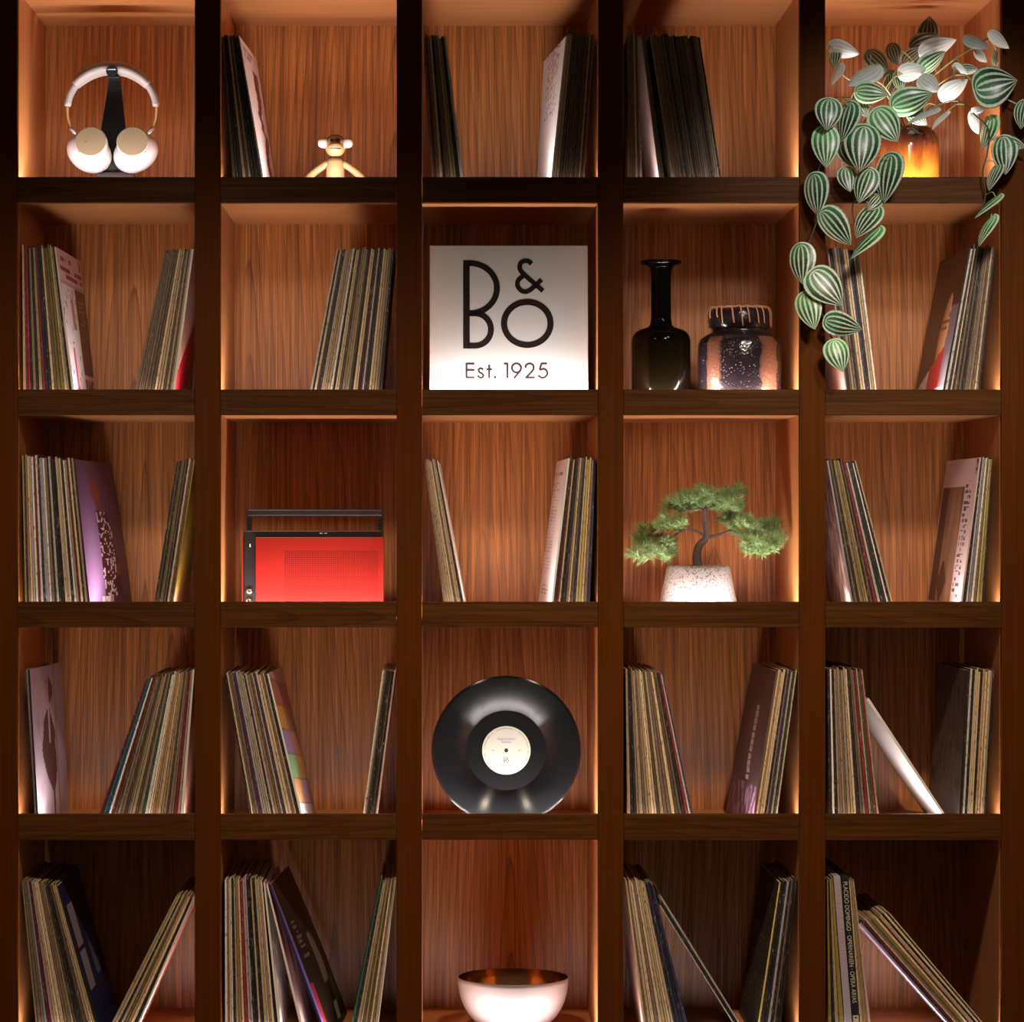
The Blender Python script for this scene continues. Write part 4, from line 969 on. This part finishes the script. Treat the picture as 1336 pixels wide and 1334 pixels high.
prof = [(0, 0), (rv*0.9, 0), (rv*0.99, 0.006), (rv, hz*0.3), (rv, hz*0.72), (rv*0.96, hz*0.86), (rv*0.84, hz*0.955), (rv*0.74, hz), (rv*0.68, hz*0.995), (rv*0.66, hz*0.9), (0, hz*0.88)]
bm_obj('body', lathe_bm(prof, 64), MAT['amber'], pv, True)
pl = empty('trailing_plant', (cx, pd, zf+hz)); tag(pl, 'trailing plant with silver and green striped heart-shaped leaves', 'plant')
def leaf_mat(name, dark, pale, mid, thr, amt):
    m, nt, b = new_mat(name)
    uv = N(nt, 'ShaderNodeUVMap'); uv.uv_map = 'UVMap'; sp = N(nt, 'ShaderNodeSeparateXYZ'); nt.links.new(uv.outputs[0], sp.inputs[0])
    oi = N(nt, 'ShaderNodeObjectInfo')
    nzv = noise_n(nt, comb_n(nt, math_n(nt, 'MULTIPLY', sp.outputs[0], 5), math_n(nt, 'MULTIPLY', sp.outputs[1], 26), math_n(nt, 'MULTIPLY', oi.outputs['Random'], 40)), 1, 2)
    s_ = math_n(nt, 'SUBTRACT', math_n(nt, 'MULTIPLY', sp.outputs[0], 2.0), 1.0)
    cs = math_n(nt, 'COSINE', math_n(nt, 'MULTIPLY', s_, 2*math.pi/0.36))
    f_ = math_n(nt, 'ADD', cs, math_n(nt, 'MULTIPLY', math_n(nt, 'SUBTRACT', nzv, 0.5), 1.5))
    st = ramp_n(nt, math_n(nt, 'MULTIPLY_ADD', f_, 0.25), [(thr-0.06, 0.0), (thr+0.06, amt)]); 
    st.node.inputs[0].links[0].from_node.inputs[2].default_value = 0.5
    tone = ramp_n(nt, sp.outputs[1], [(0.10, mid), (0.42, dark)])
    nt.links.new(mix_n(nt, st, pale, tone), b.inputs['Base Color']); b.inputs['Roughness'].default_value = 0.36
    return m
MAT['leaf'] = leaf_mat('striped_leaf_top', (0.008, 0.040, 0.020), (0.58, 0.62, 0.47), (0.03, 0.17, 0.055), 0.41, 1.0)
MAT['leaf_b'] = leaf_mat('striped_leaf_bright', (0.015, 0.10, 0.035), (0.60, 0.70, 0.48), (0.07, 0.36, 0.10), 0.46, 1.0)
MAT['leaf_d'] = leaf_mat('striped_leaf_shaded', (0.018, 0.016, 0.008), (0.22, 0.17, 0.09), (0.03, 0.03, 0.01), 0.46, 1.0)  # leaves in shadow at the top and back: shade put into the leaf colour
MAT['leaf_u'] = leaf_mat('leaf_underside', (0.30, 0.36, 0.30), (0.66, 0.68, 0.64), (0.34, 0.42, 0.33), 0.60, 0.45)
MAT['stem'] = plain('pale_green_stem', (0.34, 0.33, 0.15), 0.5)
MAT['stem_d'] = plain('dark_green_stem', (0.035, 0.04, 0.02), 0.5)
A5 = lambda x, y: (1020 + x*0.23653, y*0.23653)
A6 = lambda x, y: (1020 + x*0.23653, 220 + y*0.23653)
LV = []   # (base px, tip px, width px, depth, kind, roll sign)
def lf(f, bx, by, tx, ty, w, d, kind='n', sg=1): LV.append((f(bx, by), f(tx, ty), w*0.23653, d, kind, sg))
for a in [(265, 555, 250, 715, 150, -0.060), (375, 575, 325, 775, 115, -0.045), (240, 712, 243, 920, 148, -0.045, 'b'), (455, 708, 432, 945, 200, -0.060), (345, 790, 395, 920, 115, -0.030),
          (598, 862, 555, 1115, 140, -0.050), (355, 932, 378, 1058, 110, -0.040), (485, 942, 422, 1118, 130, -0.055), (178, 972, 195, 1190, 118, -0.045),
          (1078, 488, 1300, 436, 235, -0.050), (1020, 205, 1150, 262, 92, 0.02, 'u', -1), (1148, 190, 1250, 272, 32, -0.025, 'u'), (1152, 652, 1108, 825, 78, 0.0, 'b'),
          (1222, 765, 1232, 962, 130, -0.045), (1192, 908, 1130, 1045, 62, -0.045), (1340, 560, 1312, 705, 95, -0.045), (1245, 782, 1345, 820, 32, -0.04, 'b'),
          (268, 262, 428, 305, 58, 0.05, 'u'), (290, 262, 286, 380, 66, 0.06, 'b'), (318, 360, 272, 468, 52, 0.05, 'u'), (525, 372, 362, 470, 118, 0.02, 'u'),
          (418, 505, 588, 522, 112, 0.0, 'b'), (622, 585, 838, 515, 135, -0.005, 'b'), (528, 612, 642, 778, 170, -0.02, 'b'), (602, 250, 638, 362, 80, 0.10, 'd'),
          (810, 225, 815, 88, 120, 0.16, 'd'), (725, 265, 872, 195, 90, 0.15, 'd'), (680, 345, 778, 262, 75, 0.14, 'd'), (778, 298, 968, 226, 66, 0.08, 'u'),
          (770, 390, 905, 285, 80, 0.06, 'b'), (655, 410, 800, 378, 85, 0.05, 'u'), (770, 430, 870, 500, 110, 0.04, 'u'), (888, 540, 1032, 442, 78, 0.03, 'u'),
          (848, 600, 682, 672, 52, -0.01, 'u'), (770, 600, 695, 640, 62, 0.05), (480, 290, 590, 395, 115, 0.11, 'd'), (592, 398, 602, 512, 68, 0.09, 'd'),
          (905, 618, 818, 708, 36, 0.0, 'u'), (1040, 628, 1078, 742, 40, 0.02, 'u'), (1066, 288, 1130, 345, 30, 0.04, 'u'), (1182, 268, 1170, 372, 40, 0.05),
          (948, 368, 1022, 412, 26, 0.02, 'u'), (995, 385, 1085, 388, 40, 0.04), (420, 545, 470, 640, 88, 0.03, 'b'), (1052, 618, 1122, 604, 26, 0.0, 'u'), (540, 1080, 470, 1160, 80, -0.045),
          (640, 400, 655, 500, 70, 0.07, 'b'), (700, 620, 800, 690, 60, 0.07)]: lf(A5, *a)
for a in [(228, 245, 378, 425, 112, -0.050), (518, 212, 400, 372, 125, -0.050), (530, 330, 370, 487, 74, -0.055, 'b'), (105, 430, 112, 638, 132, -0.045), (178, 575, 335, 752, 195, -0.060),
          (128, 697, 180, 888, 132, -0.050, 'b'), (248, 842, 442, 892, 112, -0.055), (288, 957, 338, 1118, 138, -0.050, 'b'), (1195, 150, 1055, 266, 36, -0.040, 'b'), (1162, 265, 1070, 417, 56, -0.045, 'b')]: lf(A6, *a)
def leaf_mesh(b, t, width, sgn, rs):
    L = (t-b).length; dirv = (t-b).normalized(); W_ = max(width, 0.0)
    realw = max(W_, 0.74*L); roll = math.acos(max(0.18, min(1, W_/realw)))*sgn
    nrm0 = Vector((0, -1, 0.25)); nrm0 = (nrm0 - dirv*nrm0.dot(dirv)).normalized()
    nrm = Matrix.Rotation(roll, 3, dirv) @ nrm0; side = dirv.cross(nrm).normalized()
    NI, NJ = 12, 18; top, uvs = [], []
    cup, droop = rs.uniform(0.10, 0.2), rs.uniform(0.06, 0.16)
    for j in range(NJ+1):
        tt = (j/NJ)**1.7; prof = (tt**0.40)*((1-tt)**0.98)/0.436
        for i in range(NI+1):
            s = -1+2*i/NI
            lob = -0.22*(abs(s)**1.5)*(1-tt)**3.0
            y = (0.10 + 0.90*tt + lob - 0.10*(1-abs(s))*(1-tt)**6)
            x = s*prof*0.5*realw
            z = L*(cup*(0.22-(s*s)*prof*0.8) - droop*(tt-0.35)**2*2.2 + 0.02*math.cos(s*2*math.pi/0.36)*prof)
            top.append(b + dirv*(y*L) + side*x + nrm*z); uvs.append(((s+1)/2, tt))
    n = len(top); vs = top + [v - nrm*0.0006 for v in top]; fs, mi, fu = [], [], []
    for j in range(NJ):
        for i in range(NI):
            a = j*(NI+1)+i; q = [a, a+1, a+NI+2, a+NI+1]
            fs.append(q); mi.append(0); fu.append([uvs[k] for k in q])
            q2 = [k+n for k in q[::-1]]; fs.append(q2); mi.append(1); fu.append([uvs[k-n] for k in q2])
    return vs, fs, mi, fu
rs = random.Random(21); leaf_bases = []
for (bp_x, bp_y), (tp_x, tp_y), w, d, kind, sgn in LV:
    b_, t_ = P(bp_x, bp_y, d), P(tp_x, tp_y, d - 0.012); wid = M(w*1.06, d)
    vs, fs, mi, fu = leaf_mesh(b_, t_, wid, sgn, rs)
    me = bpy.data.meshes.new('leaf'); me.from_pydata([v-b_ for v in vs], [], fs)
    uvl = me.uv_layers.new(name='UVMap'); k_ = 0
    for p, q in zip(me.polygons, fu):
        p.use_smooth = True
        for li, c_ in zip(p.loop_indices, q): uvl.data[li].uv = c_
    # the striped face is the one turned to its light; undersides show on leaves flagged 'u'
    nf = sum((p.normal.y*p.area for p in me.polygons if p.index % 2 == 0), 0.0)
    front_first = nf < 0
    tm = MAT[{'n': 'leaf', 'b': 'leaf_b', 'd': 'leaf_d', 'u': 'leaf'}[kind]]; um = MAT['leaf_u']
    mats = [tm, um] if (front_first != (kind == 'u')) else [um, tm]
    o = link('leaf', me, mats, pl); o.location = b_ - pl.location
    for p, q in zip(me.polygons, mi): p.material_index = q
    leaf_bases.append((b_, t_, o))
VINES = [[(1180, 168, .13), (1140, 140, .06), (1105, 128, .0), (1086, 132, -.025), (1078, 160, -.03), (1074, 200, -.03), (1066, 232, -.03), (1070, 270, -.03), (1058, 310, -.03), (1048, 335, -.03), (1058, 365, -.03), (1068, 395, -.03), (1078, 425, -.03), (1088, 447, -.03)],
         [(1180, 168, .13), (1150, 148, .05), (1128, 158, -.02), (1124, 190, -.035), (1128, 222, -.035), (1118, 250, -.035), (1112, 275, -.035), (1118, 300, -.035)],
         [(1188, 168, .13), (1215, 140, .08), (1250, 132, .03), (1272, 150, .0), (1290, 170, -.02), (1288, 200, -.03), (1282, 225, -.03), (1286, 250, -.03), (1283, 275, -.03), (1294, 285, -.03)],
         [(1188, 168, .13), (1200, 120, .10), (1235, 85, .06), (1265, 65, .03), (1292, 48, .01)],
         [(1178, 168, .13), (1150, 115, .09), (1110, 105, .06), (1088, 85, .05), (1080, 66, .05)],
         [(1185, 168, .13), (1190, 110, .13), (1205, 70, .15), (1212, 52, .16)],
         [(1190, 168, .13), (1220, 115, .07), (1255, 97, .0), (1276, 113, -.03), (1310, 128, -.035), (1332, 138, -.035)],
         [(1182, 168, .13), (1165, 130, .08), (1150, 110, .05), (1130, 100, .03)]]
allv = []
for i, v in enumerate(VINES):
    pts = catmull([P(x, y, d) for x, y, d in v], 6); allv += pts
    rel_obj('vine', tube_bm(pts, M(1.0), 7), MAT['stem'] if i > 2 else MAT['stem_d'], pl, True)
for b_, t_, o in leaf_bases:
    q = min(allv, key=lambda p: (p-b_).length); at_ = b_ + (t_-b_)*0.10
    if (q-b_).length < 0.001: continue
    midp = (q+b_)/2 + Vector((0, -0.004, 0.006))
    pts = catmull([q, midp, at_], 5)
    me_o = bm_obj('petiole', tube_bm(pts, M(0.7), 6), MAT['stem'], o, True); me_o.location = -b_
# petioles sit in leaf space: leaf origin is b_
rs = random.Random(4); vs, fs, cols = [], [], []
for i in range(260):
    a_ = rs.uniform(0, 6.283); r_ = rv*0.64*math.sqrt(rs.random()); c0 = Vector((cx + r_*math.cos(a_), pd + r_*math.sin(a_), zf + hz*0.885 + 0.002 + rs.uniform(0, 0.014)))
    s_ = rs.uniform(0.0015, 0.0035); i0 = len(vs)
    vs += [c0 + Vector(v)*s_ for v in ((1, 0, -.5), (-.5, .86, -.5), (-.5, -.86, -.5), (0, 0, 1))]; fs += [(i0, i0+1, i0+3), (i0+1, i0+2, i0+3), (i0+2, i0, i0+3), (i0, i0+2, i0+1)]
    cols += [lerp((0.28, 0.27, 0.03), (0.08, 0.11, 0.02), rs.random())]*4
o = link('moss', mesh_from('moss', vs, fs, cols, pl.location), MAT['needle'], pl); o['kind'] = 'stuff'

# ------------------------------------------------------------------ boxed sets with lettered spines
def box_set(name, L, Rr, label, mat, yref=1334):
    (lb_, lt_), (rb_, rt_) = lines_at(L, Rr, yref, 4, 4, 0.0225)
    poly = [lb_, rb_, rt_, lt_]; org = Vector((lb_[0], 0.0225, lb_[1])); o = empty(name, org); tag(o, label, 'box set')
    g_ = 0.0004; poly = [(poly[0][0]+g_, poly[0][1]), (poly[1][0]-g_, poly[1][1]), (poly[2][0]-g_, poly[2][1]), (poly[3][0]+g_, poly[3][1])]
    bm = prism_bm(poly, 0.0225, 0.336); bmesh.ops.bevel(bm, geom=list(bm.edges), offset=0.0008, segments=1, affect='EDGES')
    rel_obj('case', bm, mat, o)
    axis = (Vector((lb_[0]+rb_[0], 0, lb_[1]+rb_[1])) - Vector((lt_[0]+rt_[0], 0, lt_[1]+rt_[1]))).normalized()
    top = Vector(((lt_[0]+rt_[0])/2, 0.0218, (lt_[1]+rt_[1])/2)); return o, axis, top, abs(rt_[0]-lt_[0])
MAT['box_lilac'] = plain('lilac_grey_cloth_box', (0.40, 0.34, 0.40), 0.5); MAT['box_black'] = plain('black_box', (0.014, 0.014, 0.016), 0.4)
o, ax_, tp, wd_ = box_set('record_box', (1087, 1143.5, 1102), (1096.6, 1143.5, 1112), 'lilac grey record box with faint pink spine lettering', MAT['box_lilac'])
text_obj('spine_lettering', 'EDITH MATHIS', M(92), tp + ax_*M(16), ax_, (-ax_.z, 0, ax_.x), plain('pink_ink', (0.62, 0.36, 0.36), 0.5), o, height=M(6.0))
o, ax_, tp, wd_ = box_set('record_box', (1096.9, 1143.5, 1112.2), (1107.2, 1143.5, 1121.7), 'black record box with cream capital letters down its spine', MAT['box_black'])
MAT['creamink'] = plain('cream_ink', (0.62, 0.56, 0.40), 0.5)
text_obj('spine_lettering', 'PLACIDO DOMINGO \u00b7 OPERNARIEN \u00b7 OPERA ARIAS', M(159), tp + ax_*M(7.5), ax_, (-ax_.z, 0, ax_.x), MAT['creamink'], o, height=M(5.6))
ct = tp + ax_*M(190); n_ = Vector((-ax_.z, 0, ax_.x))
bm = bmesh.new()
bm.faces.new([bm.verts.new(ct + ax_*a_*M(7) + n_*c_*M(3.6)) for a_, c_ in ((-1, -1), (1, -1), (1, 1), (-1, 1))])
rel_obj('spine_badge', bm, MAT['creamink'], o)
bm = bmesh.new(); bm.faces.new([bm.verts.new(ct - ax_*M(4) + Vector((0, -0.0002, 0)) + ax_*M(1.2)*math.sin(t_*0.785) + n_*M(2.2)*math.cos(t_*0.785)) for t_ in range(8)]); rel_obj('badge_mark', bm, MAT['ink'], o)
